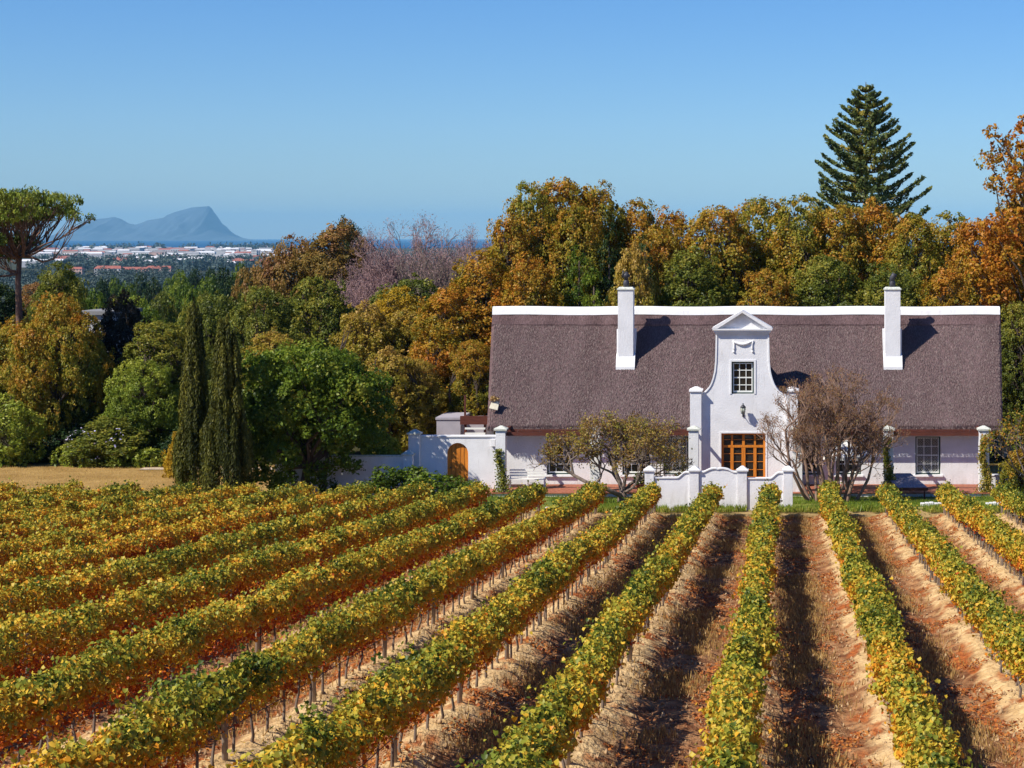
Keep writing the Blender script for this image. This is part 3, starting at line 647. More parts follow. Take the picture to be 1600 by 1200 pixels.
# ------------------------------------------------------------------ pergola, pillars
perg = {}
def pillar(c, wd=.25, base=.2, top=665, Y=104.0):
    x = px(c, Y); z = pz(top, Y); o = thing('pergola_pillar', None, 'pillar', (x, Y, base))
    mb = MB(); mb.box(-wd, wd, -wd, wd, 0, z-.22-base); bevel(mb.build('shaft', WHITE, o), .015)
    mb = MB(); mb.box(-wd-.08, wd+.08, -wd-.08, wd+.08, z-.22-base, z-.13-base); mb.frustum(0, 0, z-.13-base, z-base, wd+.05, wd+.05, .06, .06); mb.build('cap', CAPM, o)
    return o
PL = {783: 'white pergola pillar with a thin climber at the left end of the veranda, beside the arched wall',
      930: 'white pergola pillar seen behind the left leafy garden tree', 1084: 'white pergola pillar just left of the front gable',
      1246: 'white pergola pillar behind the bare shrub, just right of the gable', 1388: 'white pergola pillar with green climber between bare shrub and right window',
      1537: 'white pergola pillar overgrown with yellow climber at the right end of the veranda'}
for c, lb in PL.items(): tag(pillar(c), lb, group='pillars of the veranda pergola')
def beams(x0, x1, lb):
    o = thing('pergola', lb, 'pergola', ((x0+x1)/2, 104.9, 3.0)); c = ((x0+x1)/2, 104.9, 3.0)
    mb = MB(); mb.box(x0, x1, 103.95, 104.07, 3.03, 3.2); b_ = mb.build('front_beam', WOOD, o); b_.location = [-v for v in c]
    mb = MB(); mb.box(x0, x1, 106.05, 106.15, 3.03, 3.16); b_ = mb.build('rail', WOOD, o); b_.location = [-v for v in c]
    n = 3
    for i in range(n):
        xx = x0+.1+(x1-x0-.2)*i/(n-1); mb = MB(); mb.box(xx-.06, xx+.06, 103.8, 106.7, 3.205, 3.33); b_ = mb.build('cross_beam', WOOD, o); b_.location = [-v for v in c]
beams(px(785, 104), px(1082, 104), 'dark red timber pergola over the veranda left of the gable')
beams(px(1248, 104), px(1536, 104), 'dark red timber pergola over the veranda right of the gable')
def climber(c, tones, lb, dens=1.0, z0=.2, z1=3.0, seed=1, m=M_OLIVE, base=.35):
    rg = np.random.default_rng(seed); Y = 103.6; x = px(c, Y); n = int(900*dens)
    z = z0+(z1-z0)*rg.uniform(0, 1, n)**1.4; ph = z*2.2
    C = np.stack([x+.12*np.sin(ph)+rg.normal(size=n)*(.09+base*np.exp(-(z-z0)*1.8)), Y+rg.normal(size=n)*.06-.12*np.exp(-(z-z0)), z], 1)
    o = thing('climbing_plant', lb, 'climber', (x, Y, z0))
    a = leaves('foliage', C-np.array([x, Y, z0]), rg.normal(size=(n, 3))+[0, -1, .5], .12*rg.uniform(.6, 1.3, n), rg.uniform(*tones, n), KITE, rng=rg); link('foliage', a, o, m)
    mb = MB(); mb.tube([(.12*math.sin(t*2.2), .0, t-z0) for t in np.linspace(z0, z1, 9)], .018, 5); mb.build('stem', BARK, o)
climber(782, (.3, .9), 'thin green climber with bushy foot on the leftmost pergola pillar', 1.1, 0, 2.4, 1, M_OLIVE, .3)
climber(1388, (.3, .9), 'green leafy climber on the pillar between the bare shrub and the right window', 1.6, .1, 3.0, 2, M_OLIVE, .25)
climber(1538, (.1, .9), 'yellow and green climber on the rightmost pergola pillar', 1.8, 0, 3.1, 3, M_GOLD, .28)
# ------------------------------------------------------------------ garden walls
def post(mb, cap, x, y, z0, z1, w_=.22):
    mb.box(x-w_, x+w_, y-w_, y+w_, z0, z1); cap.box(x-w_-.07, x+w_+.07, y-w_-.07, y+w_+.07, z1, z1+.07); cap.frustum(x, y, z1+.07, z1+.24, w_+.04, w_+.04, .05, .05)
EY = 98.6
o = thing('entrance_wall', 'low white entrance wall with curved tops and four capped posts before the front door', 'wall', (px(1122, EY), EY, 0)); oc = o.location.copy()
def loc(b): b.location = [-v for v in oc]; return b
for c in (1015, 1085, 1160, 1231.5):
    mb = MB(); cp = MB(); post(mb, cp, px(c, EY), EY, -.15, pz(735.5, EY)); p_ = loc(mb.build('post', WHITE, o)); bevel(p_, .012); cp.build('post_cap', WHITE, p_)
def panel(a, b, f):
    n = 26; xs = np.linspace(px(a, EY), px(b, EY), n); zs = [pz(f((px_-0)), EY) for px_ in np.linspace(a, b, n)]
    mb = MB(); mb.prism([(xs[0], -.15), (xs[-1], -.15)]+[(xs[i], zs[i]) for i in range(n-1, -1, -1)], EY-.12, EY+.12); loc(mb.build('wall_panel', WHITE, o))
    mb = MB()
    for i in range(n-1): mb.prism([(xs[i], zs[i]+.002), (xs[i+1], zs[i+1]+.002), (xs[i+1], zs[i+1]+.06), (xs[i], zs[i]+.06)], EY-.17, EY+.17)
    loc(mb.build('coping', WHITE2, o))
sstep = lambda t: max(0, min(1, t))**2*(3-2*max(0, min(1, t)))
panel(1023, 1077.5, lambda p: 747-8.5*sstep((p-1058)/13))
panel(1092.5, 1152.5, lambda p: 738-2.8*sstep((p-1098)/14)*sstep((1148-p)/12)-3.2*abs(math.sin(math.pi*(p-1100)/44 if 1100 < p < 1144 else 0))+1.4*math.exp(-((p-1122)/2.5)**2))
panel(1167.5, 1224, lambda p: 748-9*sstep((p-1203)/14))
# kerbs of whitewashed stone
for i, (a, b, yy, lb) in enumerate(((718, 790, 794, 'low whitewashed kerb behind the vine ends, below the arched door'), (852, 905, 793, 'low whitewashed kerb slab left of the leafy garden tree'), (1438, 1480, 786, 'thin whitewashed kerb between two vine ends at the right'), (1540, 1574, 786, 'short whitewashed kerb below the rightmost pillar'))):
    Y = 13.05*F/(yy-CY+3); x0, x1 = px(a, Y), px(b, Y); mb = MB(); n = 6
    for j in range(n):
        d = (x1-x0)/n; mb.box(x0+d*j+.004, x0+d*(j+1)-.004, Y-.15+.02*(j % 2), Y+.15, -.06, .16+.02*((j*7) % 3))
    t = bevel(mb.build('kerb', WHITE), .03); tag(t, lb, 'kerb', 'whitewashed kerbs along the vineyard edge')
# arched wall
AY = 105.0; mb = MB(); ax0, ax1, az1 = px(656, AY), px(776, AY), pz(683, AY); dx0, dx1 = px(698.5, AY), px(731.5, AY); dr = (dx1-dx0)/2; dcx = (dx0+dx1)/2; zs_ = pz(692, AY)-dr
o = thing('arched_wall', 'white garden wall with an arched opening left of the farmhouse', 'wall', (dcx, AY, 0)); oc = o.location.copy()
mb.box(ax0, dx0, AY, AY+.4, -.2, az1); mb.box(dx1, ax1, AY, AY+.4, -.2, az1); mb.box(dx0, dx1, AY, AY+.4, -.2, .35)
n = 16
for i in range(n):
    a0 = math.pi*(1-i/n); a1 = math.pi*(1-(i+1)/n); q0 = (dcx+dr*math.cos(a0), zs_+dr*math.sin(a0)); q1 = (dcx+dr*math.cos(a1), zs_+dr*math.sin(a1))
    mb.prism([q0, q1, (q1[0], az1), (q0[0], az1)], AY, AY+.4)
loc(mb.build('wall', WHITE, o)); loc(MB().box(ax0, ax1, AY-.05, AY+.45, az1+.002, az1+.08).build('coping', WHITE2, o))
mb = MB(); cp = MB(); post(mb, cp, px(648, 104.9), 104.9, -.2, pz(678, 104.9), .28); p_ = loc(mb.build('post', WHITE, o)); bevel(p_, .012); cp.build('post_cap', CAPM, p_)
pts = [(dcx+(dr-.012)*math.cos(math.pi*i/16), zs_+(dr-.012)*math.sin(math.pi*i/16)) for i in range(17)]
d_ = loc(MB().prism([(dx0+.012, .36), (dx1-.012, .36)]+pts, AY+.14, AY+.21).build('door', DOORW, o)); d_['label'] = 'orange brown arched plank door'
mb = MB()
for i in range(1, 5):
    xx = dx0+(dx1-dx0)*i/5; h_ = zs_+math.sqrt(max(0, dr*dr-(xx-dcx)**2))-.05; mb.box(xx-.006, xx+.006, AY+.13, AY+.139, .4, h_)
mb.build('plank_joint', mat('joint_dark', (.15, .04, .01), .8), d_)
MB().lathe(dx0+.16, AY+.11, [(.02, 1.25), (.035, 1.27), (.035, 1.31), (.02, 1.33)], 8).build('handle', POT, d_)
loc(MB().box(dx0-.3, dx1+1.2, 104.1, AY-.003, -.1, .2).build('step', TERRA, o))
loc(MB().box(px(767, 104.9)+.0, px(767, 104.9)+.22, 104.88, AY-.004, 2.4, 2.75).build('wall_bracket', WHITE2, o))
GW = 103.8; o = thing('garden_wall', 'long low white garden wall dappled by tree shade, left of the arched wall', 'wall', (px(560, GW), GW, 0)); oc = o.location.copy()
loc(MB().box(px(430, GW), px(629, GW), GW, GW+.3, -.2, pz(714, GW)).build('wall', WHITE, o)); loc(MB().box(px(430, GW), px(629, GW), GW-.04, GW+.34, pz(714, GW)+.002, pz(714, GW)+.07).build('coping', CAPM, o))
mb = MB(); cp = MB(); post(mb, cp, px(637, GW), GW+.15, -.2, pz(711, GW), .24); p_ = loc(mb.build('post', WHITE, o)); cp.build('post_cap', CAPM, p_)
# things behind the arched wall
SHADEDW = mat('shaded_plaster', (.36, .34, .38), .85, .1, 2)  # white plaster with the lilac tree shade put into its base colour
o = thing('outbuilding', 'white plastered outbuilding block with tree shade in its colour behind the arched wall', 'building', (px(705, 112), 112, 0))
mb = MB(); mb.box(-.75, .55, -.3, 3, -.2, pz(655, 112)); mb.build('wall', SHADEDW, o); mb = MB(); mb.box(.56, 1.9, .1, 3, -.2, pz(657, 112)); mb.build('side_wall', SHADEDW, o); MB().box(-.8, .6, -.35, 3.05, pz(655, 112)+.002, pz(655, 112)+.12).build('coping', SHADEDW, o)
o = thing('timber_pergola', 'dark red timber frame standing between outbuilding and thatched roof', 'pergola', (px(741, 110.5), 110.5, 0))
zt = pz(650, 110.5)
mb = MB(); mb.box(-.75, .75, -.1, .1, zt-.45, zt); mb.build('beam', WOOD, o)
for k in (-.5, .55): MB().box(k-.06, k+.06, .15, .27, -.1, zt+.0).build('leg', WOOD, o)
MB().box(-.6, -.5, .3, .4, 0, zt+1.1).build('leg', WOOD, o)
mb = MB()
for j in range(3): mb.box(-.5, .6, -.05, .03, zt-.72-j*.28, zt-.62-j*.28)
mb.build('rail', WPAINT, o)
o = thing('white_outbuilding', 'small white building half hidden by leaves beyond the right end of the roof', 'building', (px(1600, 122), 122, 0))
mb = MB(); mb.box(-1.2, 3, 0, 3, 0, pz(640, 122)); mb.build('wall', WHITE, o); MB().box(-1.3, 3.1, -.1, 3.1, pz(640, 122)+.002, pz(640, 122)+.2).build('parapet', WHITE2, o)
o = thing('side_wall', 'low white wall beside the right end of the veranda', 'wall', (px(1568, 105), 105, 0))
mb = MB(); mb.box(-.6, .85, -.15, .15, -.1, pz(743, 105)); mb.build('wall', WHITE, o); MB().box(-.64, .89, -.19, .19, pz(743, 105)+.002, pz(743, 105)+.07).build('coping', WHITE2, o)
o = thing('house_beyond', 'pale grey flat roofed house just showing among trees left of the dark tree', 'house', (px(136, 136), 136, 0)); hz_ = pz(492, 136)
mb = MB(); mb.box(-.6, 1.6, 0, 6, -.3, hz_); mb.build('wall', mat('grey_wall', (.45, .45, .46), .8), o); MB().box(-.75, 1.7, -.2, 6.3, hz_+.002, hz_+.25).build('roof', mat('flat_roof', (.22, .22, .22), .8), o)
# ------------------------------------------------------------------ veranda furniture
def bench(x, y, z, wdt):
    o = thing('garden_bench', 'long white slatted bench on the veranda against the wall left of the leafy tree', 'bench', (x, y, z)); 
    mb = MB()
    for j in range(4): mb.box(-wdt, wdt, -.2+j*.12, -.12+j*.12, .42, .45)
    mb.build('seat', WPAINT, o); mb = MB()
    for j in range(3): mb.box(-wdt, wdt, .27, .30, .55+j*.14, .63+j*.14)
    mb.build('backrest', WPAINT, o)
    for sx in (-wdt+.05, 0, wdt-.05):
        for sy in (-.17, .24):
            MB().box(sx-.03, sx+.03, sy-.03, sy+.03, 0, .418 if sy < 0 else .95 if False else .54).build('leg', WPAINT, o)
    return o
bench(px(824, 105.6), 105.6, .21, .95)
o = thing('patio_umbrella', 'open white patio umbrella behind the bare shrub on the veranda', 'umbrella', (px(1322, 104.8), 104.8, .21))
mb = MB(); vs = [(0, 0, pz(690, 104.8)-.21)]; k = 8; fs = []
for j in range(k): a = 2*math.pi*j/k+.2; vs.append((1.35*math.cos(a), .95*math.sin(a), pz(712, 104.8)-.21))
for j in range(k): a = 2*math.pi*j/k+.2; vs.append((1.35*math.cos(a), .95*math.sin(a), pz(717, 104.8)-.21))
for j in range(k): fs += [(0, 1+j, 1+(j+1) % k), (1+j, 1+k+j, 1+k+(j+1) % k, 1+(j+1) % k)]
cn = mb.add(vs, fs).build('canopy', mat('canvas', (.78, .77, .74), .9, .04), o); sm = cn.modifiers.new('s', 'SOLIDIFY'); sm.thickness = .015
MB().tube([(0, 0, 0), (0, 0, pz(691, 104.8)-.21)], .025, 8).build('pole', WPAINT, o)
mb = MB()
for j in range(k): a = 2*math.pi*j/k+.2; mb.tube([(0, 0, 2.55), (1.3*math.cos(a), .91*math.sin(a), pz(713, 104.8)-.24)], .01, 4)
mb.build('rib', WPAINT, o); MB().lathe(0, 0, [(.25, 0), (.25, .08), (.06, .12)], 12).build('base', POT, o)
TAB = mat('grey_planks', (.21, .19, .23), .6, .25, 6, (6, .5, 1), col2=(.36, .34, .38))
o = thing('long_table', 'long weathered grey plank table with red brown edge left of the right window', 'table', (px(1425, 102.8), 102.8, 0))
mb = MB()
for j in range(6):
    a = -.72+j*.245; mb.add([(a, -.5, .62), (a+.235, -.5, .62), (a+.235-.7, 1.9, 1.05), (a-.7, 1.9, 1.05), (a, -.5, .57), (a+.235, -.5, .57), (a+.235-.7, 1.9, 1.0), (a-.7, 1.9, 1.0)], [(0, 1, 2, 3), (7, 6, 5, 4), (0, 4, 5, 1), (1, 5, 6, 2), (2, 6, 7, 3), (3, 7, 4, 0)])
mb.build('tabletop', TAB, o); MB().box(-.75, .78, -.56, -.505, .46, .6).build('edge_board', WOOD, o)
for (a, b) in ((-.6, -.4), (.6, -.4), (-1.1, 1.7), (.0, 1.7)): MB().box(a-.04, a+.04, b-.04, b+.04, -.05, .56 if b < 0 else .94).build('leg', WOOD, o)
o = thing('dark_trellis', 'dark wooden lattice panel seen behind the left garden tree on the veranda', 'trellis', (px(1020, 106.2), 106.2, .21))
mb = MB()
for j in range(7): mb.box(-.6+j*.2-.02, -.6+j*.2+.02, -.02, .02, 0, 2.3)
for j in range(9): mb.box(-.62, .62, .021, .05, .1+j*.26, .14+j*.26)
mb.build('lattice', mat('dark_wood', (.05, .03, .025), .8), o)
def flowerpot(x, y, lb):
    o = thing('flower_pot', lb, 'plant pot', (x, y, .21)); rg = np.random.default_rng(int(abs(x)*10))
    MB().lathe(0, 0, [(.14, 0), (.2, .3), (.23, .31), (.23, .36), (.19, .36), (.18, .33)], 14).build('pot', TERRA, o)
    C = np.array([0, 0, .6])+rg.normal(size=(150, 3))*[.16, .16, .14]; link('foliage', leaves('foliage', C, rg.normal(size=(150, 3)), .14, rg.uniform(.2, .9, 150), KITE, rng=rg), o, M_GREEN)
flowerpot(px(1062, 103.9), 103.9, 'terracotta pot with green plant behind the left part of the entrance wall')
flowerpot(px(1000, 104.1), 104.1, 'terracotta pot with green plant at the foot of the leafy garden tree')

# ------------------------------------------------------------------ vine rows
def ordn(n): return {1: 'first', 2: 'second', 3: 'third', 4: 'fourth', 5: 'fifth', 6: 'sixth', 7: 'seventh', 8: 'eighth', 9: 'ninth', 10: 'tenth', 11: 'eleventh', 12: 'twelfth', 13: 'thirteenth', 14: 'fourteenth', 15: 'fifteenth', 16: 'sixteenth'}[n]
rngt = np.random.default_rng(77); TR = []
for i in range(5):
    mb = MB(); hh = .86; a = rngt.normal(size=2)*.05; pts = [(0, 0, -.1)]
    for t in (.2, .45, .7, 1.0): pts.append((a[0]*t+rngt.normal()*.022, a[1]*t*2+rngt.normal()*.03, hh*t))
    mb.tube(pts, [.034, .028, .024, .023, .026], 5)
    for s in (-1, 1): mb.tube([pts[-1], (pts[-1][0]+.02, pts[-1][1]+s*.22, hh+.03), (pts[-1][0], pts[-1][1]+s*.5, hh+.02+.04*rngt.normal())], [.022, .018, .013], 4)
    me = mb.mesh('trunk'); me.materials.append(BARKG); TR.append(me)
POSTM = mat('post_wood', (.30, .25, .21), .9, .25, 8, (1, 1, .2)); mb = MB(); mb.lathe(0, 0, [(.05, -.2), (.05, 1.22), (.03, 1.25)], 8); POSTME = mb.mesh('post'); POSTME.materials.append(POSTM)
PIPE = mat('drip_pipe', (.03, .028, .028), .6, .1); WIRE = mat('wire', (.25, .24, .23), .5, .1, metal=.5)
def vine_row(k):
    x = X0+k*SP; rg = np.random.default_rng(100+k)
    ax = abs(x)
    y0 = max(20, (x-2.5)/.118 if x > 0 else (ax-3)/.392); y0 = min(max(y0, 20), 92)
    lb = {0: 'vine row running nearly straight towards the viewer from the right post of the entrance wall'}.get(k)
    if k < 0: lb = '%s vine row left of the row meeting the right post of the entrance wall' % ordn(-k)
    if k > 0: lb = '%s vine row right of the row meeting the right post of the entrance wall' % ordn(k)
    ybase = (y0+YE)/2
    o = thing('vine_row', lb, 'vine row', (x, YE, 0), 'rows of grape vines')
    def dens(y): return np.where(y < 45, 1200, np.where(y < 65, 980, 740))
    Ls = YE-y0; n = int(sum(dens(np.array([y]))[0] for y in np.arange(y0, YE, 1.0)))
    ys = np.arange(y0, YE, 1.0); pr = dens(ys).astype(float); pr /= pr.sum()
    y = rg.choice(ys, n, p=pr)+rg.uniform(0, 1, n); y = np.minimum(y, YE+.3*rg.normal(size=n))
    # cross-section: rounded hedge whose size varies vine by vine
    vine = np.floor(y/1.15); 
    left = np.clip((-k-1)/6., 0, 1); hv = .46+.05*left+.34*noise(vine*.9, k*3.3, 0, 21)+.34*(noise(y*1.6, k*2.1, 0, 22)-.5)      # canopy height
    wv = .205+.05*left+.17*noise(y*.9, k*5.3, 0, 23)+.20*(noise(y*2.4, k, 0, 25)-.5)
    drop = .16*noise(y*.8, k*2, 0, 27)
    ang = rg.uniform(-.30*math.pi, 1.30*math.pi, n); q = rg.uniform(.3, 1, n)**.35
    sh = 1+.75*(noise(y*2.6, ang*2.2, k, 31)-.5)+.7*(noise(y*6.5, ang*4.5, k, 35)-.5)+.13*rg.normal(size=n)
    cx_ = wv*np.cos(ang)*q*sh; cz = .5*hv*np.sin(ang)*q*sh
    zb, _ = soil_z(np.full(n, x), y)
    zb = vfloor(y, x)+.14
    z = zb+1.14+cz+hv*.12-.12
    # straggling shoots
    shoot = noise(y*7.3, k*4.4, 0, 81); s_ = (rg.uniform(0, 1, n) < .16) & (shoot > .70); z = z+s_*rg.uniform(0, .32, n)*(np.sin(ang) > 0); cx_ = cx_+s_*rg.normal(size=n)*.12
    # hanging leaves below the canopy
    h_ = rg.uniform(0, 1, n) < .05+.32*left*noise(y*.5, k*3, 0, 71); z = np.where(h_, zb+.62-.42*left*rg.uniform(0, 1, n)**1.3+.30*rg.uniform(0, 1, n), z); cx_ = np.where(h_, cx_*.8, cx_)
    wave = .10*(noise(y*.12, k*9, 0, 37)-.5)*2
    C = np.stack([cx_+wave, y-YE, z], 1)
    N = np.stack([np.cos(ang)*.9, np.zeros(n), np.sin(ang)*.9+.35], 1)+rg.normal(size=(n, 3))*.85
    tip = np.stack([.5*np.cos(ang), rg.normal(size=n)*.5, np.full(n, -1.0)], 1)+rg.normal(size=(n, 3))*.3
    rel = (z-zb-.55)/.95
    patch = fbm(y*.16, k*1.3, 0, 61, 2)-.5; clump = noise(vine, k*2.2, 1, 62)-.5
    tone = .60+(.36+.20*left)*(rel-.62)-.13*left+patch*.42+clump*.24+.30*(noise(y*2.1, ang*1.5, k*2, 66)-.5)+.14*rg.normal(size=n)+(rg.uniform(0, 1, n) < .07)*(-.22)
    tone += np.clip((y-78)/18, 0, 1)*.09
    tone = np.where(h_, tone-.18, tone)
    size = np.where(y < 45, .078, np.where(y < 65, .088, .102))*rg.uniform(.65, 1.25, n)
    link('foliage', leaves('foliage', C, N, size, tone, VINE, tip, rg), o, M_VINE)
    # trunks, posts, wires
    yy = YE-.4; i = 0
    while yy > y0 and i < 98:
        t = link('trunk', TR[int(rg.integers(5))], o); zz = vfloor(yy, x)+.16
        t.location = (rg.normal()*.03, yy-YE, zz); t.scale = (rg.choice([-1, 1])*1.0, 1, rg.uniform(.88, 1.08)); yy -= 1.12+rg.normal()*.06; i += 1
    yy = YE-.1
    while yy > y0:
        p_ = link('post', POSTME, o); p_.location = (rg.normal()*.02, yy-YE, vfloor(yy, x)+.14); p_.rotation_euler = (rg.normal()*.02, rg.normal()*.03, 0); yy -= 6.4
    za = vfloor(y0, x)-.06; zb_ = -0.21
    m_ = MB(); nn = 24; m_.tube([(.03, y0+(YE-y0)*t-YE, vfloor(y0+(YE-y0)*t, x)-.06+.74-.03*abs(math.sin(t*Ls/6.4*math.pi))) for t in np.linspace(0, 1, nn)], .011, 4); m_.build('drip_pipe', PIPE, o)
    m_ = MB()
    for hz in (1.0, 1.4): m_.tube([(.0, (y0-YE)*t, vfloor(YE+(y0-YE)*t, x)+hz) for t in np.linspace(1, 0, 9)], .004, 3)
    m_.build('wire', WIRE, o)
for k in range(-14, 6): vine_row(k)
# litter and dry grass between the rows
def litter():
    rg = np.random.default_rng(8); n = 420000
    y = 20+rg.uniform(0, 1, n)**1.1*77; k = rg.integers(-9, 5, n); u = rg.uniform(-1.36, 1.36, n); x = X0+k*SP+u
    f = fbm(x*1.4, y*.6, 0, 33, 3)+.10*np.exp(-((u-1.0)/.35)**2)+.08*np.exp(-((u+.75)/.2)**2)-.12*np.exp(-(u/.3)**2)
    keep = (f > .605+.08*rg.uniform(-1, 1, n)) & (x/y < .14) & (x/y > -.42)
    x, y = x[keep], y[keep]; z, _ = soil_z(x, y)
    C = np.stack([x, y, z+.025], 1); m = len(x)
    tag(link('fallen_leaves', leaves('fallen_leaves', C, np.array([0, -.25, 1.0])+rg.normal(size=(m, 3))*.35, .062*rg.uniform(.5, 1.4, m), rg.uniform(0, 1, m), VINE, rng=rg), None, M_LITTER), 'orange red fallen vine leaves strewn between the rows', 'leaves', kind='stuff')
litter()
def clods():
    rg = np.random.default_rng(18); n = 120000
    y = 20+rg.uniform(0, 1, n)*76; k = rg.integers(-8, 5, n); u = rg.uniform(-1.36, 1.36, n); x = X0+k*SP+u
    keep = (x/y < .14) & (x/y > -.35) & (noise(x*1.8, y*1.8, 0, 7) > .45); x, y = x[keep], y[keep]; z, _ = soil_z(x, y); m = len(x)
    T = np.array([(0, 0, .6), (.5, 0, -.3), (-.3, .5, -.3), (-.3, -.45, -.3)]); Q = unit(rg.normal(size=(m, 3))); sz = .025+.085*rg.uniform(0, 1, m)**5
    a = rg.uniform(0, 6.28, m); c_, s_ = np.cos(a), np.sin(a); V = np.empty((m, 4, 3))
    for i in range(4):
        j = 1+.4*rg.normal(size=m); V[:, i, 0] = x+sz*j*(T[i, 0]*c_-T[i, 1]*s_); V[:, i, 1] = y+sz*j*(T[i, 0]*s_+T[i, 1]*c_); V[:, i, 2] = z+.2*sz+sz*j*T[i, 2]
    Fc = (np.arange(m)[:, None, None]*4+np.array([[0, 1, 2], [0, 2, 3], [0, 3, 1], [1, 3, 2]])[None]).reshape(-1, 3)
    tag(link('soil_clods', npmesh('soil_clods', V.reshape(-1, 3), Fc), None, mat('clod_soil', (.30, .17, .085), .95, .3, 2, col2=(.56, .39, .22))), 'small clods and stones of sandy soil between the rows', 'soil', kind='stuff')
clods()
def drygrass():
    rg = np.random.default_rng(9); n = 380000
    y = 20+rg.uniform(0, 1, n)**1.1*77; k = rg.integers(-8, 5, n); u = 1.15+rg.normal(size=n)*.42; x = X0+k*SP+u
    f = fbm(x*.7, y*.3, 0, 93, 3); keep = (f > .49+.08*rg.uniform(-1, 1, n)) & (x/y < .14) & (x/y > -.35)
    x, y = x[keep], y[keep]; z, _ = soil_z(x, y); m = len(x); h = .13*rg.uniform(.5, 1.6, m)
    C = np.stack([x, y, z+h*.42], 1)
    tag(link('dry_grass', leaves('dry_grass', C, rg.normal(size=(m, 3))*[1, 1, .15], h, rg.uniform(0, 1, m), BLADE, np.array([0, 0, 1.0])+rg.normal(size=(m, 3))*.25, rg), None, M_DRY), 'tan dry grass growing in the aisles between vine rows', 'grass', kind='stuff')
drygrass()
def grass():
    rg = np.random.default_rng(10); n = 60000
    x = rg.uniform(-17, 14, n); y = 97.6+rg.uniform(0, 1, n)**1.2*5.5; f = fbm(x*.8, y*.9, 0, 13, 2)
    keep = f > .42; x, y = x[keep], y[keep]; m = len(x); h = .16*rg.uniform(.5, 1.4, m)*(1+.8*np.exp(-((y-98.2)/.5)**2))
    C = np.stack([x, y, .0+h*.42], 1); tone = np.clip(rg.uniform(0, .6, m)+.5*np.exp(-((y-97.6)/.5)), 0, 1)
    tag(link('grass', leaves('grass', C, rg.normal(size=(m, 3))*[1, 1, .2], h, tone, BLADE, np.array([0, 0, 1.0])+rg.normal(size=(m, 3))*.25, rg), None, M_GRASS), 'green grass along the foot of the entrance wall and veranda', 'grass', kind='stuff')
    n = 90000; x = rg.uniform(-50, -24, n); y = rg.uniform(97.3, 117, n); m = n; h = .07*rg.uniform(.5, 1.4, m)
    green = np.exp(-(((x+28)/3.5)**2+((y-99.5)/3.5)**2))
    C = np.stack([x, y, -.0+h*.42], 1)
    tag(link('meadow_grass', leaves('meadow_grass', C, rg.normal(size=(m, 3))*[1, 1, .2], h, np.clip(.9-green*.9+.15*rg.normal(size=m), 0, 1), BLADE, np.array([0, 0, 1.0])+rg.normal(size=(m, 3))*.4, rg), None,
        leafmat('meadow_blades', [(0, (.16, .20, .02)), (.5, (.34, .27, .06)), (1, (.42, .28, .10))], .3, .02)), 'short tan mown grass of the open field left of the cypresses', 'grass', kind='stuff')
grass()

# ------------------------------------------------------------------ trees
def oak_blobs(rng, W, H, zb, n=9, lump=.42):
    """crown of width W and height H whose underside is at zb"""
    out = [((0, 0, zb+H*.5), (W*.36, W*.36, H*.38))]
    for i in range(n):
        a = 2*math.pi*i/n+rng.uniform(-.3, .3); v = rng.uniform(-.55, .85); rr = math.sqrt(max(.05, 1-v*v))
        r = lump*rng.uniform(.7, 1.15)*min(W, H)*.5
        out.append(((math.cos(a)*rr*(W*.5-r*.8), math.sin(a)*rr*(W*.5-r*.8), zb+H*.5+v*(H*.5-r*.75)), (r, r, r*.85)))
    r = .34*min(W, H)*.5*1.2; out.append(((rng.normal()*W*.08, rng.normal()*W*.08, zb+H-r), (r*1.2, r*1.2, r)))
    return out
def trunk_mesh(rng, blobs, base_r, fork, name='trunk', k=7):
    mb = MB(); f = np.array([rng.normal()*.15, rng.normal()*.15, fork]); mb.tube([(0, 0, -.4), (0, 0, 0), tuple(f*.5+rng.normal(size=3)*.08), tuple(f)], [base_r*1.5, base_r*1.15, base_r*.95, base_r*.85], k+2)
    for c, r in blobs[1:]:
        p = bend(f, np.array(c)*.95+[0, 0, 0], rng, 5); mb.tube(p, list(np.linspace(base_r*.55, base_r*.12, len(p))), k-1, False)
        rr = r[0] if hasattr(r, '__len__') else r
        for j in range(5):
            e = np.array(c)+unit(rng.normal(size=3))*rr*.9; q = bend(p[3], e, rng, 4); mb.tube(q, list(np.linspace(base_r*.2, .02, len(q))), 4, False)
    return mb.mesh(name)
PROTO = {}
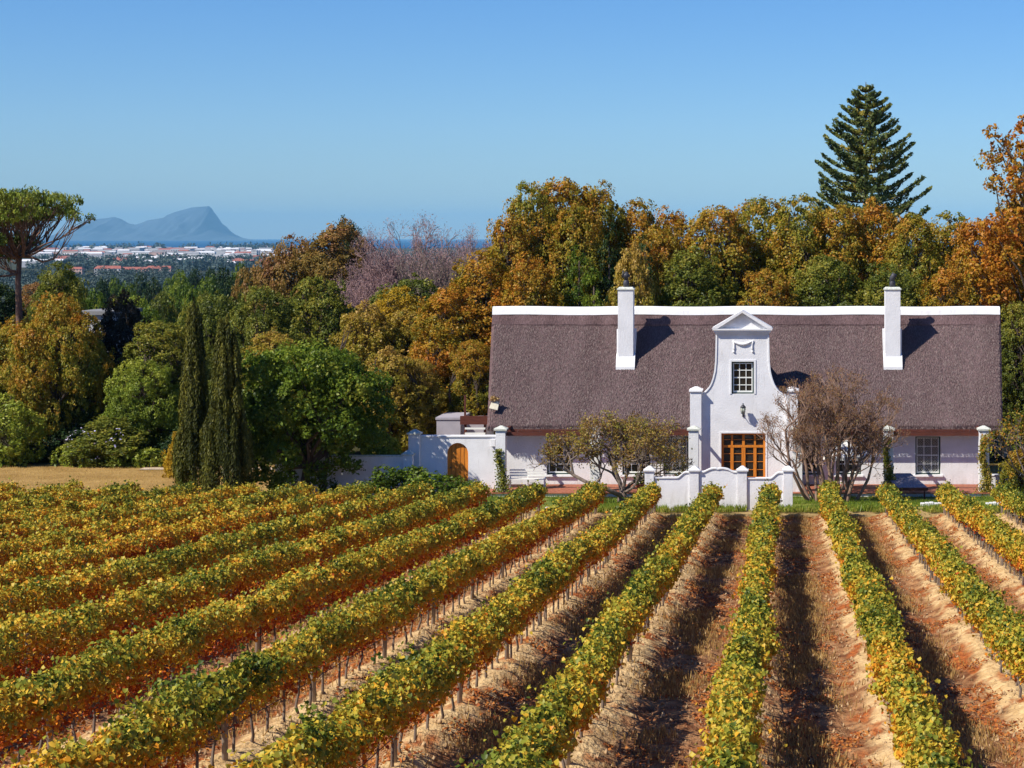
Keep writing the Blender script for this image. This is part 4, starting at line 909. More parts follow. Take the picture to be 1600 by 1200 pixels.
def proto(style, var):
    key = (style, var)
    if key in PROTO: return PROTO[key]
    rng = np.random.default_rng(abs(hash(style)) % 1000 if False else sum(map(ord, style))+var*31)
    def pil(W, H, zb, n, r0, r1):
        out = [((0, 0, zb+H*.5), (W*.28, W*.28, H*.36))]
        for i in range(n):
            t = (i+.5)/n; a = i*2.4+rng.uniform(-.4, .4); r = rng.uniform(r0, r1); env = W*.5*(math.sin(math.pi*min(1, .16+t*.80))**.55)
            out.append(((math.cos(a)*max(0, env-r), math.sin(a)*max(0, env-r), zb+r*.5+t*(H-r*1.4)+rng.normal()*.25), (r*1.1, r*1.1, r*.85)))
        return out
    if style == 'broad':   W, H, zb = 8, 8, 1.4; bl = pil(W, H, zb, 26, .9, 1.5); leaf, cl = .17, .44
    if style == 'tall':    W, H, zb = 6, 12.8, 1.6; bl = pil(W, H, zb, 34, .8, 1.4); leaf, cl = .165, .44
    if style == 'bushy':   W, H, zb = 3.6, 4.0, -.2; bl = pil(W, H, zb, 16, .5, .85); leaf, cl = .15, .32
    if style == 'small':   W, H, zb = 2.2, 2.0, -.2; bl = pil(W, H, zb, 11, .3, .5); leaf, cl = .12, .22
    if style == 'fine':    W, H, zb = 5.5, 8, 1.0; bl = pil(W, H, zb, 34, .6, .95); leaf, cl = .16, .32
    if style == 'far':     W, H, zb = 9, 9.5, 1.0; bl = pil(W, H, zb, 20, 1.1, 1.9); leaf, cl = .36, .7
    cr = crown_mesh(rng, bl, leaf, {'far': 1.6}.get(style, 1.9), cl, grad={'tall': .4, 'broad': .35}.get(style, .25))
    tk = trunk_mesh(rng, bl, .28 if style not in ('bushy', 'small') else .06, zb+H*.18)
    PROTO[key] = (cr, tk, W, zb+H); return PROTO[key]
def tree(style, var, pxc, ptop, wpx, Y, m, label, cat='tree', name='tree', group=None, rot=None, depth=1.0, bark=None, zbase=None, lift=0):
    cr, tk, W, H = proto(style, var); z0 = gz(Y) if zbase is None else zbase; x = px(pxc, Y); top = pz(ptop, Y)
    o = thing(name, label, cat, (x, Y, z0), group)
    sx = wpx*Y/F/W; sz = (top-z0)/H; o.scale = (sx, sx*depth, sz); o.rotation_euler = (0, 0, rot if rot is not None else (pxc*.37) % 6.28 if depth == 1 else 0)
    c = link('crown', cr, o); t = link('trunk', tk, o)
    if not len(cr.materials): cr.materials.append(m)
    if not len(tk.materials): tk.materials.append(BARK)
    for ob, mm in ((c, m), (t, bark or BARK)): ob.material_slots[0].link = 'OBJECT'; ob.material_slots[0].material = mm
    return o
G1 = 'trees of the belt behind the farmhouse'
T = [ # style, var, px, top, width, Y, mat, label
 ('tall', 0, 880, 276, 165, 127, M_OAK, 'tallest oak turning orange, left of the left chimney'),
 ('tall', 1, 832, 292, 130, 125, M_OAK, 'tall oak with green left flank, leftmost of the high crowns'),
 ('tall', 2, 935, 296, 140, 128, M_OAK, 'tall oak with rust top directly above the left chimney'),
 ('tall', 3, 905, 322, 130, 124, M_OAK, 'green oak crown in front of the tallest oak left of the left chimney'),
 ('tall', 0, 1025, 350, 120, 125, M_OAK, 'olive and orange crown filling the dip right of the left chimney'),
 ('tall', 1, 990, 318, 130, 129, M_ORANGE, 'orange brown crown sloping down right of the left chimney'),
 ('tall', 0, 795, 335, 110, 123, M_OAK, 'green and orange crown at the left shoulder of the tall oaks'),
 ('tall', 1, 752, 396, 150, 121, M_ORANGE, 'bright orange tree rising over the left end of the roof'),
 ('tall', 2, 825, 405, 130, 119.5, M_ORANGE, 'lower orange tree behind the roof left of the left chimney'),
 ('tall', 2, 1045, 334, 130, 131, M_ORANGE, 'rust brown crown between the left chimney and the gable'),
 ('tall', 0, 1120, 320, 150, 127, M_OAK, 'yellow green oak just left above the front gable'),
 ('tall', 3, 1185, 309, 150, 130, M_OAK, 'olive and rust oak just above the front gable'),
 ('tall', 1, 1250, 311, 140, 128, M_OAK, 'rust topped oak right above the front gable'),
 ('tall', 0, 1310, 318, 140, 128, M_OAK, 'brown oak before the left half of the tall araucaria'),
 ('tall', 2, 1370, 322, 140, 129, M_ORANGE, 'rust oak before the right half of the tall araucaria'),
 ('tall', 3, 1425, 333, 130, 126, M_OAK, 'golden olive oak behind the right chimney'),
 ('tall', 1, 1480, 338, 140, 130, M_OAK, 'orange tipped oak right of the right chimney'),
 ('tall', 0, 1525, 340, 120, 124, M_ORANGE, 'golden orange tree over the right end of the roof'),
 ('tall', 2, 1085, 395, 150, 121, M_OLIVE, 'low olive tree right behind the ridge left of the gable'),
 ('tall', 3, 1290, 400, 160, 121, M_OLIVE, 'low olive green tree behind the ridge between gable and right chimney'),
 ('fine', 0, 990, 392, 105, 119.5, M_GOLD, 'small pale olive tree just right above the left chimney'),
 ('tall', 0, 1200, 418, 130, 119.4, M_OAK, 'small golden crown peeping over the ridge above the gable'),
 ('tall', 1, 1390, 415, 130, 119.4, M_OLIVE, 'low dark olive crown peeping over the ridge by the right chimney'),
 ('tall', 2, 1480, 420, 120, 119.4, M_ORANGE, 'low copper crown peeping over the ridge right of the right chimney'),
 ('tall', 1, 1600, 300, 150, 129, M_ORANGE, 'copper orange tree filling the right edge behind the tallest one'),
 ('tall', 2, 1572, 340, 110, 125, M_ORANGE, 'coppery tree between the roof end and the right edge'),
 ('tall', 0, 1592, 470, 90, 119, M_OLIVE, 'green and yellow tree beside the right gable end'),
 ('tall', 0, 1650, 400, 120, 120, M_OAK, 'tree cut by the right edge beside the white outbuilding'),
 ('tall', 2, 700, 452, 140, 119.5, M_ORANGE, 'orange and green tree left of the roof, over the outbuilding'),
 ('tall', 0, 740, 530, 90, 116.5, M_OAK, 'yellow green tree touching the left gable end'),
]
for (s, v, a, t, w_, Y, m, lb) in T: tree(s, v, a, t, w_, Y, m, lb, group=G1)
G2 = 'garden trees left of the farmhouse'
T = [
 ('tall', 1, 90, 414, 105, 140, M_OLIVE, 'olive tree just right of the umbrella pine trunk'),
 ('broad', 1, 92, 462, 150, 123, M_OAK, 'large orange and green maple behind the round light green tree'),
 ('broad', 2, 138, 520, 90, 127, M_OAK, 'small autumn tree hiding the lower part of the pale grey house'),
 ('tall', 2, 25, 500, 120, 126, M_OAK, 'dark green and rust tree at the left edge below the pine'),
 ('fine', 0, 192, 462, 110, 131, M_PURPLE, 'nearly black purple leaved tree beside the grey house'),
 ('tall', 0, 250, 500, 135, 124, M_OLIVE, 'green tree with rusty top just left of the cypresses'),
 ('broad', 2, 225, 560, 130, 121, M_LIGHTG, 'light green spreading tree above the flowering shrub'),
 ('broad', 3, 410, 455, 150, 138, M_OLIVE, 'olive green crown just right above the cypresses'),
 ('broad', 0, 345, 465, 140, 150, M_OLIVE, 'olive tree showing between and behind the cypress tips'),
 ('fine', 1, 430, 515, 130, 121, M_GOLD, 'row of golden yellow foliage over the dark green tree'),
 ('fine', 0, 570, 478, 130, 124, M_GOLD, 'pale golden lumpy tree left of centre'),
 ('tall', 3, -10, 440, 120, 142, M_DARK, 'dark green tree at the left edge behind the umbrella pine trunk'),
 ('tall', 0, 62, 440, 100, 146, M_RUST, 'rusty dark tree between umbrella pine trunk and orange tree'),
 ('tall', 1, 620, 452, 110, 130, M_YELLOW, 'bright yellow tree in front of the bare purple tree'),
 ('fine', 1, 635, 480, 110, 126, M_GOLD, 'golden green tree right of the pale lumpy one'),
 ('fine', 0, 610, 548, 120, 114, M_GOLD, 'tall feathery gold tree behind the garden wall'),
 ('tall', 0, 655, 560, 80, 115, M_GOLD, 'narrow golden brown tree between feathery tree and outbuilding'),
 ('small', 1, 600, 672, 80, 107, M_LIGHTG, 'small yellow green tree peeping over the low garden wall'),
 ('broad', 1, 460, 372, 150, 162, M_RUST, 'rusty brown tree with thinning crown beside the sea view'),
 ('tall', 2, 530, 352, 150, 160, M_RUST, 'reddish brown tree between rusty tree and bare purple tree'),
 ('broad', 2, 545, 343, 100, 172, M_DARK, 'dark green rounded crown showing above the rust brown trees'),
 ('broad', 3, 500, 440, 170, 145, M_OLIVE, 'olive brown tree below the rust brown crowns'),
 ('broad', 0, 640, 440, 190, 140, M_OLIVE, 'dull green understorey tree below the bare purple trees'),
]
for (s, v, a, t, w_, Y, m, lb) in T: tree(s, v, a, t, w_, Y, m, lb, group=G2)
tree('bushy', 0, 15, 618, 105, 118, M_LIGHTG, 'round light green tree at the left edge of the field')
tree('bushy', 1, 168, 655, 130, 118.4, M_OLIVE, 'rounded shrub dotted with white blossom behind the field', 'shrub', 'flowering_shrub')
tree('small', 2, 275, 688, 44, 112, M_YELLOW, 'small bright yellow bush hugging the left cypress', 'shrub', 'shrub')
tree('small', 0, 622, 725, 104, 101.6, M_GREEN, 'dark round bush before the low garden wall', 'shrub', 'shrub')
tree('small', 1, 688, 738, 104, 99.8, M_GREEN, 'green bush below the arched door', 'shrub', 'shrub')
tree('small', 2, 240, 705, 80, 118, M_LIGHTG, 'low leafy bush right of the flowering shrub', 'shrub', 'shrub')
tree('bushy', 0, 55, 690, 60, 119.5, M_DARK, 'dark low shrub in the shade behind the field', 'shrub', 'shrub')
tree('bushy', 1, 120, 640, 110, 122.5, M_DARK, 'dark shaded shrub under the maple', 'shrub', 'shrub')
tree('bushy', 2, 310, 660, 120, 119, M_DARK, 'dark shrub mass hidden behind the cypresses', 'shrub', 'shrub')
tree('bushy', 2, 1590, 700, 60, 103.5, M_OAK, 'autumn coloured shrub at the far right beside the low side wall', 'shrub', 'shrub')
# hedge strip at the edge of the field
def strip(name, x0, x1, Y, h, m, lb, cat, n, leaf=.16, seed=4):
    rg = np.random.default_rng(seed); bl = []
    xs = np.linspace(x0, x1, n)
    for x in xs: r = h*rg.uniform(.5, .75); bl.append(((x-(x0+x1)/2+rg.normal()*.1, rg.normal()*.2, r*.6), (r*1.1, r, r)))
    o = thing(name, lb, cat, ((x0+x1)/2, Y, 0)); link('foliage', crown_mesh(rg, bl, leaf, 2.0, .3, name='foliage'), o, m)
strip('border_hedge', px(100, 117.4), px(280, 117.4), 117.4, .8, M_LIGHTG, 'low leafy border along the far edge of the field', 'hedge', 16)
# blossom on the shrub
fs_ = [o for o in S.objects if o.name == 'flowering_shrub'][0]; rg = np.random.default_rng(2); d = unit(rg.normal(size=(90, 3))); d[:, 1] = -abs(d[:, 1])
C = np.array([0, 0, 1.75])+d*[1.75, 1.75, 1.75]; C = C[C[:, 2] > .3]
link('blossom', leaves('blossom', C, d[:len(C)], .13, rg.uniform(0, 1, len(C)), KITE, rng=rg), fs_, M_FLOWER)
# dark conifers behind the left chimney
def conifer(pxc, ptop, wpx, Y, lb, seed, m=M_DARK):
    rg = np.random.default_rng(seed); z0 = gz(Y); top = pz(ptop, Y)-z0; W = wpx*Y/F; bl = []
    for i in range(16):
        t = i/15; z = 1.2+(top-1.6)*t; r = W*.5*(1-t*.85)
        for j in range(3 if t < .8 else 1): a = rg.uniform(0, 6.28); q = r*.55; bl.append(((math.cos(a)*q, math.sin(a)*q, z), (r*.62+.2, r*.62+.2, .75)))
    o = thing('conifer', lb, 'tree', (px(pxc, Y), Y, z0), 'dark conifers behind the left chimney')
    link('crown', crown_mesh(rg, bl, .2, 1.9, .45, tmpl=SPRIG, tip=(0, 0, 1), name='crown', grad=.1), o, m)
    MB().tube([(0, 0, -.2), (0, 0, top*.5), (0, 0, top-.6)], [.22, .14, .04], 8).build('trunk', BARK, o)
conifer(952, 368, 74, 122.5, 'dark green conifer directly behind the left chimney', 1)
conifer(905, 392, 74, 121.5, 'dark green conifer just left of the left chimney', 2, M_GREEN)
conifer(1008, 372, 60, 123, 'dark green conifer right of the left chimney', 3)
conifer(928, 430, 60, 118.5, 'lower green conifer touching the ridge by the left chimney', 4, M_GREEN)
# big dark green tree in front of the wall
def big_green():
    rg = np.random.default_rng(12); Y = 102.6; o = thing('garden_tree', 'dense dark green tree before the low garden wall, right of the cypresses', 'tree', (px(480, Y), Y, 0)); bl = []
    for (a, b, r) in ((410, 620, 34), (425, 575, 34), (470, 566, 36), (515, 578, 36), (560, 605, 34), (585, 645, 30), (550, 665, 34), (500, 640, 44), (440, 650, 44), (405, 690, 36), (455, 705, 32), (520, 700, 26), (575, 685, 22), (400, 735, 26), (440, 745, 22), (470, 610, 44), (385, 655, 30), (500, 738, 24), (550, 722, 26), (425, 760, 18), (515, 765, 14)):
        for dy in ((-1.5, .5, 1.8) if r > 30 else (-.4,)):
            rr = r*Y/F*rg.uniform(.75, 1.0); bl.append(((px(a, Y)-px(480, Y), dy+rg.normal()*.3, pz(b+rg.normal()*5, Y)), (rr*1.1, rr, rr*.72)))
    link('crown', crown_mesh(rg, bl, .17, 1.9, .45, name='crown', grad=.2), o, M_GREEN)
    mb = MB(); base = [(0, 0, -.3), (-.1, 0, 1.0), (.05, 0, 2.0)]; mb.tube(base, [.28, .22, .18], 9)
    for c, r in bl[::2]: p = bend((.05, 0, 1.6), c, rg, 5); mb.tube(p, list(np.linspace(.12, .025, 6)), 5, False)
    mb.tube(bend((.5, .1, -.2), (.9, 0, 3), rg, 5), list(np.linspace(.13, .05, 6)), 6)
    mb.build('trunk', BARK, o)
big_green()
# cypresses
def cypress(pxc, ptop, wpx, Y, lb, seed):
    rg = np.random.default_rng(seed); z0 = -.05; H = pz(ptop, Y)-z0; W = wpx*Y/F; Cs = []; Ns = []; Ts = []; mb = MB(); mb.tube([(0, 0, -.2), (0, 0, H*.4), (0, 0, H*.7)], [.18, .09, .03], 8)
    for i in range(118):
        t = rg.uniform(0, 1)**1.1 if i < 110 else 1.38*(.35+.65*(i-109)/8)*.74; zb = .15+t*H*.72; L_ = rg.uniform(.16, .30)*H*(1-.35*t); a = rg.uniform(0, 6.28)
        env = W*.5*min(1, 1.16-(zb+L_*.5)/H*1.0 if (zb+L_*.5)/H > .25 else .92); rad = rg.uniform(.12, .24)*(1-.3*t)
        q = max(.02, env*1.18-rad*.7)*rg.uniform(.35, 1.05)**.6 if i < 110 else .03; L_ = max(L_, H*.14) if i >= 110 else L_; bx, by = math.cos(a)*q, math.sin(a)*q
        L_ = min(L_, H-zb); n = int(L_*rad*6.28/.0042)
        s = rg.uniform(0, 1, n); th = rg.uniform(0, 6.28, n); pr = rad*np.sin(np.pi*np.clip(s*.86+.10, 0, 1))**.6*(1+.22*rg.normal(size=n))
        cx_ = bx*(1-.12*s)+pr*np.cos(th); cy_ = by*(1-.12*s)+pr*np.sin(th)
        Cs.append(np.stack([cx_, cy_, zb+s*L_], 1)); Ns.append(np.stack([np.cos(th), np.sin(th), np.full(n, .25)], 1)+rg.normal(size=(n, 3))*.4); Ts.append(.5+.3*rg.uniform(-1, 1)+.15*rg.normal(size=n)+.0*s)
    C = np.vstack(Cs); N = np.vstack(Ns); T_ = np.concatenate(Ts)
    o = thing('cypress', lb, 'tree', (px(pxc, Y), Y, z0), 'pair of columnar cypresses')
    link('crown', leaves('crown', C, N, .15*rg.uniform(.6, 1.3, len(C)), T_, SPRIG, np.array([0, 0, 1.0])+rg.normal(size=C.shape)*.22, rg), o, M_CYP); mb.build('trunk', BARK, o)
cypress(303, 426, 58, 100.2, 'left and slightly taller of the two columnar cypresses', 3)
cypress(354, 462, 80, 99.2, 'right and thicker of the two columnar cypresses', 4)
# norfolk pine
def norfolk():
    rg = np.random.default_rng(21); Y = 150; z0 = gz(Y); top = pz(134, Y)-z0; sc = Y/F
    o = thing('araucaria', 'tall symmetrical araucaria conifer rising above the tree belt behind the right chimney', 'tree', (px(1353, Y), Y, z0))
    mb = MB(); mb.tube([(0, 0, -.3), (0, 0, top*.5), (0, 0, top), (0, 0, top+.28)], [.4, .22, .04, .02], 8); Cs = []; Ns = []; Tp = []; T_ = []
    widths = [(134, 5), (147, 15), (158, 26), (165, 31), (190, 42), (215, 56), (232, 67), (260, 76), (300, 86), (330, 98), (400, 105)]
    z = top-.45
    while z > top*.30:
        py = CY+(CH-(z+z0))*F/Y; Lr = float(np.interp(py, [a for a, b in widths], [b for a, b in widths]))*sc
        nb = 6 if Lr > 1 else 5; a0 = rg.uniform(0, 6.28)
        for j in range(nb):
            a = a0+2*math.pi*j/nb+rg.normal()*.12; Lb = Lr*rg.uniform(.8, 1.08); d = np.array([math.cos(a), math.sin(a), 0]); side = np.array([-d[1], d[0], 0])
            droop = .10+.28*(1-(z/top)); pts = []
            for s in np.linspace(0, 1, 7): pts.append(np.array([0, 0, z-.0])+d*Lb*s+np.array([0, 0, -droop*Lb*math.sin(s*1.9)*.45+.42*Lb*s*s*.9+.06*Lb*s]))
            mb.tube(pts, list(np.linspace(.07, .02, 7)), 4, False)
            n = int(50*Lb+15)
            s = rg.uniform(.12, 1, n)**.7; base = np.array([np.interp(s, np.linspace(0, 1, 7), [p[i] for p in pts]) for i in range(3)]).T
            off = rg.uniform(-1, 1, n)*(.22+.14*Lb)*(1.15-s*.6)
            C = base+side[None]*off[:, None]+np.array([0, 0, 1])*(.12+.25*rg.uniform(0, 1, n))[:, None]*.7
            Cs.append(C); Ns.append(d[None]*.2+np.array([0, 0, .6])+rg.normal(size=(n, 3))*.6); Tp.append(d[None]*.8+side[None]*np.sign(off)[:, None]*.5+np.array([0, 0, .9])+rg.normal(size=(n, 3))*.25)
            T_.append(.45+.25*rg.uniform(-1, 1)+.15*rg.normal(size=n)-.15*(s > .75)+.25*(s < .5))
        z -= .60+.018*(top-z)
    C = np.vstack(Cs)
    link('crown', leaves('crown', C, np.vstack(Ns), .36*rg.uniform(.6, 1.2, len(C)), np.concatenate(T_), (SPRIG[0]*[1.7, 1, 1.5], SPRIG[1]), np.vstack(Tp), rg), o, M_NORF)
    mb.build('trunk', BARK, o)
norfolk()
# umbrella pine
def stone_pine():
    rg = np.random.default_rng(31); Y = 126; z0 = gz(Y); x0 = px(28, Y); sc = Y/F
    o = thing('umbrella_pine', 'flat topped umbrella pine with bare branches at the left edge', 'tree', (x0, Y, z0))
    def q(a, b, dy=0): return np.array([px(a, Y)-x0, dy, pz(b, Y)-z0])
    mb = MB(); fork = q(31, 400); mb.tube([q(30, 690), q(30, 480), q(28, 440), fork], [.24, .20, .17, .14], 9)
    pads = []
    for (a, b, w_, h) in ((-60, 318, 40, 16), (-20, 310, 40, 16), (15, 308, 34, 14), (45, 304, 32, 13), (75, 308, 30, 14), (98, 315, 22, 13), (30, 325, 40, 14), (70, 326, 30, 10), (0, 330, 36, 14), (128, 338, 18, 10), (142, 342, 11, 7), (118, 330, 11, 8), (-10, 372, 34, 12), (20, 372, 26, 12), (50, 370, 14, 8), (-40, 380, 34, 14), (-80, 345, 30, 14), (8, 398, 22, 9), (-5, 345, 34, 12), (60, 335, 30, 11), (25, 342, 26, 10), (90, 326, 22, 10), (-40, 332, 34, 14)):
        for dy in ((-3.2, 0, 3.2) if w_ > 24 else (rg.normal()*.5,)):
            c = q(a+rg.normal()*3, b+abs(dy)*.8, dy*rg.uniform(.6, 1.3)); pads.append((c, (w_*sc*.62, w_*sc*.62, h*sc*.55)))
    for c, r in pads:
        low = c[2] < fork[2]+1.0
        st = fork if not low else q(30, 425)
        p = bend(st, c-[0, 0, r[2]*.5], rg, 6, .07)
        p = [pp-np.array([0, 0, .9*math.sin(math.pi*i/6)*.6]) for i, pp in enumerate(p)]
        mb.tube(p, list(np.linspace(.085, .02, 7)), 5, False)
        for j in range(7): e = c+np.array([rg.normal()*r[0]*.5, rg.normal()*r[1]*.5, 0]); mb.tube(bend(p[3+j % 3], e, rg, 4, .05), list(np.linspace(.03, .010, 5)), 4, False)
    mb.build('trunk', mat('pine_bark', (.14, .085, .065), .95, .35, 4, (1, 1, .3), bump=.04), o)
    link('crown', crown_mesh(rg, pads, .19, 1.5, .32, name='crown', grad=.5, tmpl=(SPRIG[0]*[1.5, 1, 1], SPRIG[1]), tip=(0, 0, 1)), o, M_PINE)
stone_pine()
# branching trees
def grow(mb, rg, p, d, Lg, r, depth, tips, spread=.55, up=.12, kids=(2, 3), shrink=.78, mind=0, k=5):
    n = 3; pts = [p]; dd = d
    for i in range(n): dd = unit(dd+rg.normal(size=3)*.13+np.array([0, 0, up*.5])); pts.append(pts[-1]+dd*Lg/n)
    r1 = r*.80; mb.tube(pts, list(np.linspace(r, r1, n+1)), k if depth > 2 else 3, False)
    if depth <= mind: tips.append((pts[-1], dd)); return
    for j in range(int(rg.integers(kids[0], kids[1]+1))):
        nd = unit(dd+rg.normal(size=3)*spread+np.array([0, 0, up])); grow(mb, rg, pts[-1], nd, Lg*shrink*rg.uniform(.75, 1.15), r1*.88, depth-1, tips, spread, up, kids, shrink, mind, k)
def bare(pxc, ptop, wpx, Y, lb, seed, base_py=None, depth=8, m=TWIG, lf=M_PINK, nleaf=5):
    rg = np.random.default_rng(seed); z0 = gz(Y); mb = MB(); tips = []
    for i in range(5):
        a = 2*math.pi*i/5+rg.uniform(-.4, .4); d = unit(np.array([math.cos(a)*.65, math.sin(a)*.5, 1.0])); grow(mb, rg, np.array([0, 0, 2.6]), d, 2.5, .17, depth-1, tips, .46, .10, (2, 3), .80)
    mb.tube([(0, 0, -.3), (.1, 0, 1.4), (0, 0, 2.7)], [.34, .28, .24], 8)
    v = np.array([t[0] for t in tips]); w0 = np.percentile(v[:, 0], 97)-np.percentile(v[:, 0], 3); h0 = np.percentile(v[:, 2], 99)
    o = thing('bare_tree', lb, 'tree', (px(pxc, Y), Y, z0), 'leafless purple trees'); o.scale = (wpx*Y/F/w0, wpx*Y/F/w0, (pz(ptop, Y)-z0)/h0)
    mb.build('trunk', m, o); C = np.repeat(v, nleaf, 0); C = C+rg.normal(size=C.shape)*.22
    link('crown', leaves('crown', C, rg.normal(size=C.shape), .15, rg.uniform(0, 1, len(C)), SPRIG, rng=rg), o, lf)
bare(648, 350, 215, 152, 'leafless purple grey tree with wide fan of branches left of the tall oaks', 41, nleaf=6)
bare(745, 374, 150, 156, 'smaller leafless purple tree touching the tall oaks', 42, nleaf=6)
bare(590, 372, 130, 154, 'leafless grey brown tree between the reddish brown tree and the widest purple one', 45, nleaf=6)
bare(690, 388, 150, 148, 'low leafless grey tree between the two purple ones', 43, nleaf=2, m=BARKG)
def garden_tree():
    rg = np.random.default_rng(55); Y = 100.9; mb = MB(); tips = []; o = thing('ornamental_tree', 'small gnarled tree with thin green and tan foliage before the left veranda', 'tree', (px(972, Y), Y, 0))
    mb.tube([(0, 0, -.2), (0, 0, .25), (.02, 0, .5)], [.26, .2, .17], 9)
    Q = lambda a, b, dy=0: np.array([px(a, Y)-px(972, Y), dy, pz(b, Y)])
    st = [((0, 0, .35), Q(905, 742, -.3), .13), ((0, 0, .45), Q(960, 725, .2), .13), ((0, 0, .45), Q(985, 720, -.2), .10), ((.02, 0, .4), Q(1010, 745, .3), .10), ((0, 0, .5), Q(940, 735, .9), .08), ((0, 0, .5), Q(1000, 735, -.9), .07)]
    for s0, e, r in st:
        p = bend(s0, e, rg, 5, .08); mb.tube(p, list(np.linspace(r, r*.65, 6)), 6, False); d0 = unit(p[-1]-p[-2])
        for j in range(4): grow(mb, rg, p[-1], unit(d0+rg.normal(size=3)*.55+[0, 0, .3]), .75, r*.5, 4, tips, .55, .10, (2, 3), .80)
        grow(mb, rg, p[3], unit(rg.normal(size=3)*.6+[0, 0, .8]), .8, r*.45, 4, tips, .5, .1, (2, 3), .8)
    mb.build('trunk', BARKG, o); v = np.array([t[0] for t in tips]); 
    v = v[(v[:, 2] < pz(634, Y)) & (v[:, 2] > pz(742, Y)) & (abs(v[:, 0]+.35) < 3.2)]
    C = np.repeat(v, 13, 0); C = C+rg.normal(size=C.shape)*.12; tn = np.repeat(rg.uniform(.0, .9, len(v)), 13)
    link('crown', leaves('crown', C, rg.normal(size=C.shape)+[0, 0, .6], .10*rg.uniform(.6, 1.3, len(C)), tn+rg.normal(size=len(C))*.1, KITE, rng=rg), o,
         leafmat('thin_tan_leaves', [(0, (.10, .05, .02)), (.35, (.24, .14, .04)), (.7, (.24, .19, .035)), (1, (.16, .17, .02))]))
garden_tree()
def bare_shrub():
    rg = np.random.default_rng(66); Y = 101.6; mb = MB(); tips = []; o = thing('bare_shrub', 'wide leafless many stemmed shrub before the veranda right of the gable', 'shrub', (px(1300, Y), Y, 0))
    Q = lambda a, b, dy=0: np.array([px(a, Y)-px(1300, Y), dy, pz(b, Y)])
    for i, (a, b) in enumerate(((1215, 655), (1228, 700), (1250, 640), (1262, 690), (1280, 640), (1292, 680), (1310, 640), (1325, 690), (1345, 655), (1365, 690), (1380, 670), (1335, 640), (1240, 665), (1300, 650), (1270, 660), (1320, 662), (1285, 655), (1352, 670))):
        s0 = np.array([(a-1300)*.012+rg.normal()*.12, rg.normal()*.2, -.1]); e = Q(a*.78+1300*.22, b+28, rg.uniform(-1.2, 1.2)); p = bend(s0, e, rg, 5, .06); mb.tube(p, list(np.linspace(.085, .05, 6)), 6, False)
        d0 = unit(p[-1]-p[-2])
        for j in range(3): grow(mb, rg, p[-1-j], unit(d0+rg.normal(size=3)*.4), .66, .040, 5, tips, .38, .13, (2, 3), .78)
        grow(mb, rg, p[3], unit(d0+rg.normal(size=3)*.6), .6, .03, 4, tips, .4, .14, (2, 3), .78)
    mb.build('trunk', mat('tan_bark', (.25, .16, .115), .9, .3, 7, (1, 1, .4)), o); v = np.array([t[0] for t in tips])
    C = np.repeat(v, 2, 0); C = C+rg.normal(size=C.shape)*.07
    link('leaf_tuft', leaves('leaf_tuft', C, rg.normal(size=C.shape), .10, rg.uniform(0, 1, len(C)), SPRIG, rng=rg), o, leafmat('rusty_buds', [(0, (.15, .07, .035)), (.6, (.22, .11, .05)), (1, (.20, .15, .04))]))
bs = [o for o in S.objects if o.name == 'bare_shrub'] or bare_shrub()
for o in S.objects:
    if o.name == 'bare_shrub': o.scale = (1.1, 1.0, 1.14)
    if o.name == 'ornamental_tree': o.scale = (1.12, 1.0, 1.02)
def side_tree():
    rg = np.random.default_rng(67); Y = 102.5; mb = MB(); tips = []; o = thing('small_tree', 'small sparse green and rust tree at the right edge beside the veranda end', 'tree', (px(1606, Y), Y, 0))
    mb.tube([(0, 0, -.2), (-.05, 0, 1.2)], [.12, .09], 7)
    for j in range(7): grow(mb, rg, np.array([-.05, 0, 1.1]), unit(np.array([rg.normal()*.8-.1, rg.normal()*.5, .9])), .95, .05, 4, tips, .5, .1, (2, 3), .8)
    mb.build('trunk', BARKG, o); v = np.array([t[0] for t in tips]); C = np.repeat(v, 8, 0); C = C+rg.normal(size=C.shape)*.14
    link('crown', leaves('crown', C, rg.normal(size=C.shape)+[0, 0, .5], .13, rg.uniform(.1, 1, len(C)), KITE, rng=rg), o, M_OAK)
side_tree()
# loose copper branches of the tall tree at the right edge
def right_tree():
    rg = np.random.default_rng(71); Y = 121; z0 = 0; o = thing('tall_tree', 'very tall loose copper leaved tree cut by the right edge, reaching highest there', 'tree', (px(1625, Y), Y, z0)); bl = []
    for (a, b, r) in ((1548, 208, 10), (1560, 225, 12), (1542, 250, 12), (1555, 285, 13), (1572, 250, 15), (1590, 215, 16), (1600, 190, 11), (1585, 280, 18), (1600, 250, 22), (1570, 305, 10), (1610, 310, 30), (1590, 350, 30), (1570, 400, 30), (1640, 240, 30), (1640, 300, 34), (1550, 360, 20), (1612, 420, 36), (1535, 430, 24), (1560, 460, 26)):
        rr = r*Y/F; bl.append(((px(a, Y)-px(1625, Y), rg.normal()*.8, pz(b, Y)), (rr, rr, rr)))
    link('crown', crown_mesh(rg, bl, .22, 1.25, .34, name='crown', grad=.1, mid=.62), o, M_ORANGE)
    mb = MB(); mb.tube([(0, 0, -.3), (.1, 0, 5), (0, 0, 9), (.2, 0, 15)], [.45, .36, .28, .12], 9)
    for c, r in bl: s0 = (0.05, 0, max(3, c[2]*.72-abs(c[0])*.5)); p = bend(s0, c, rg, 5, .08); mb.tube(p, list(np.linspace(.12, .03, 6)), 5, False)
    mb.build('trunk', BARK, o)
right_tree()
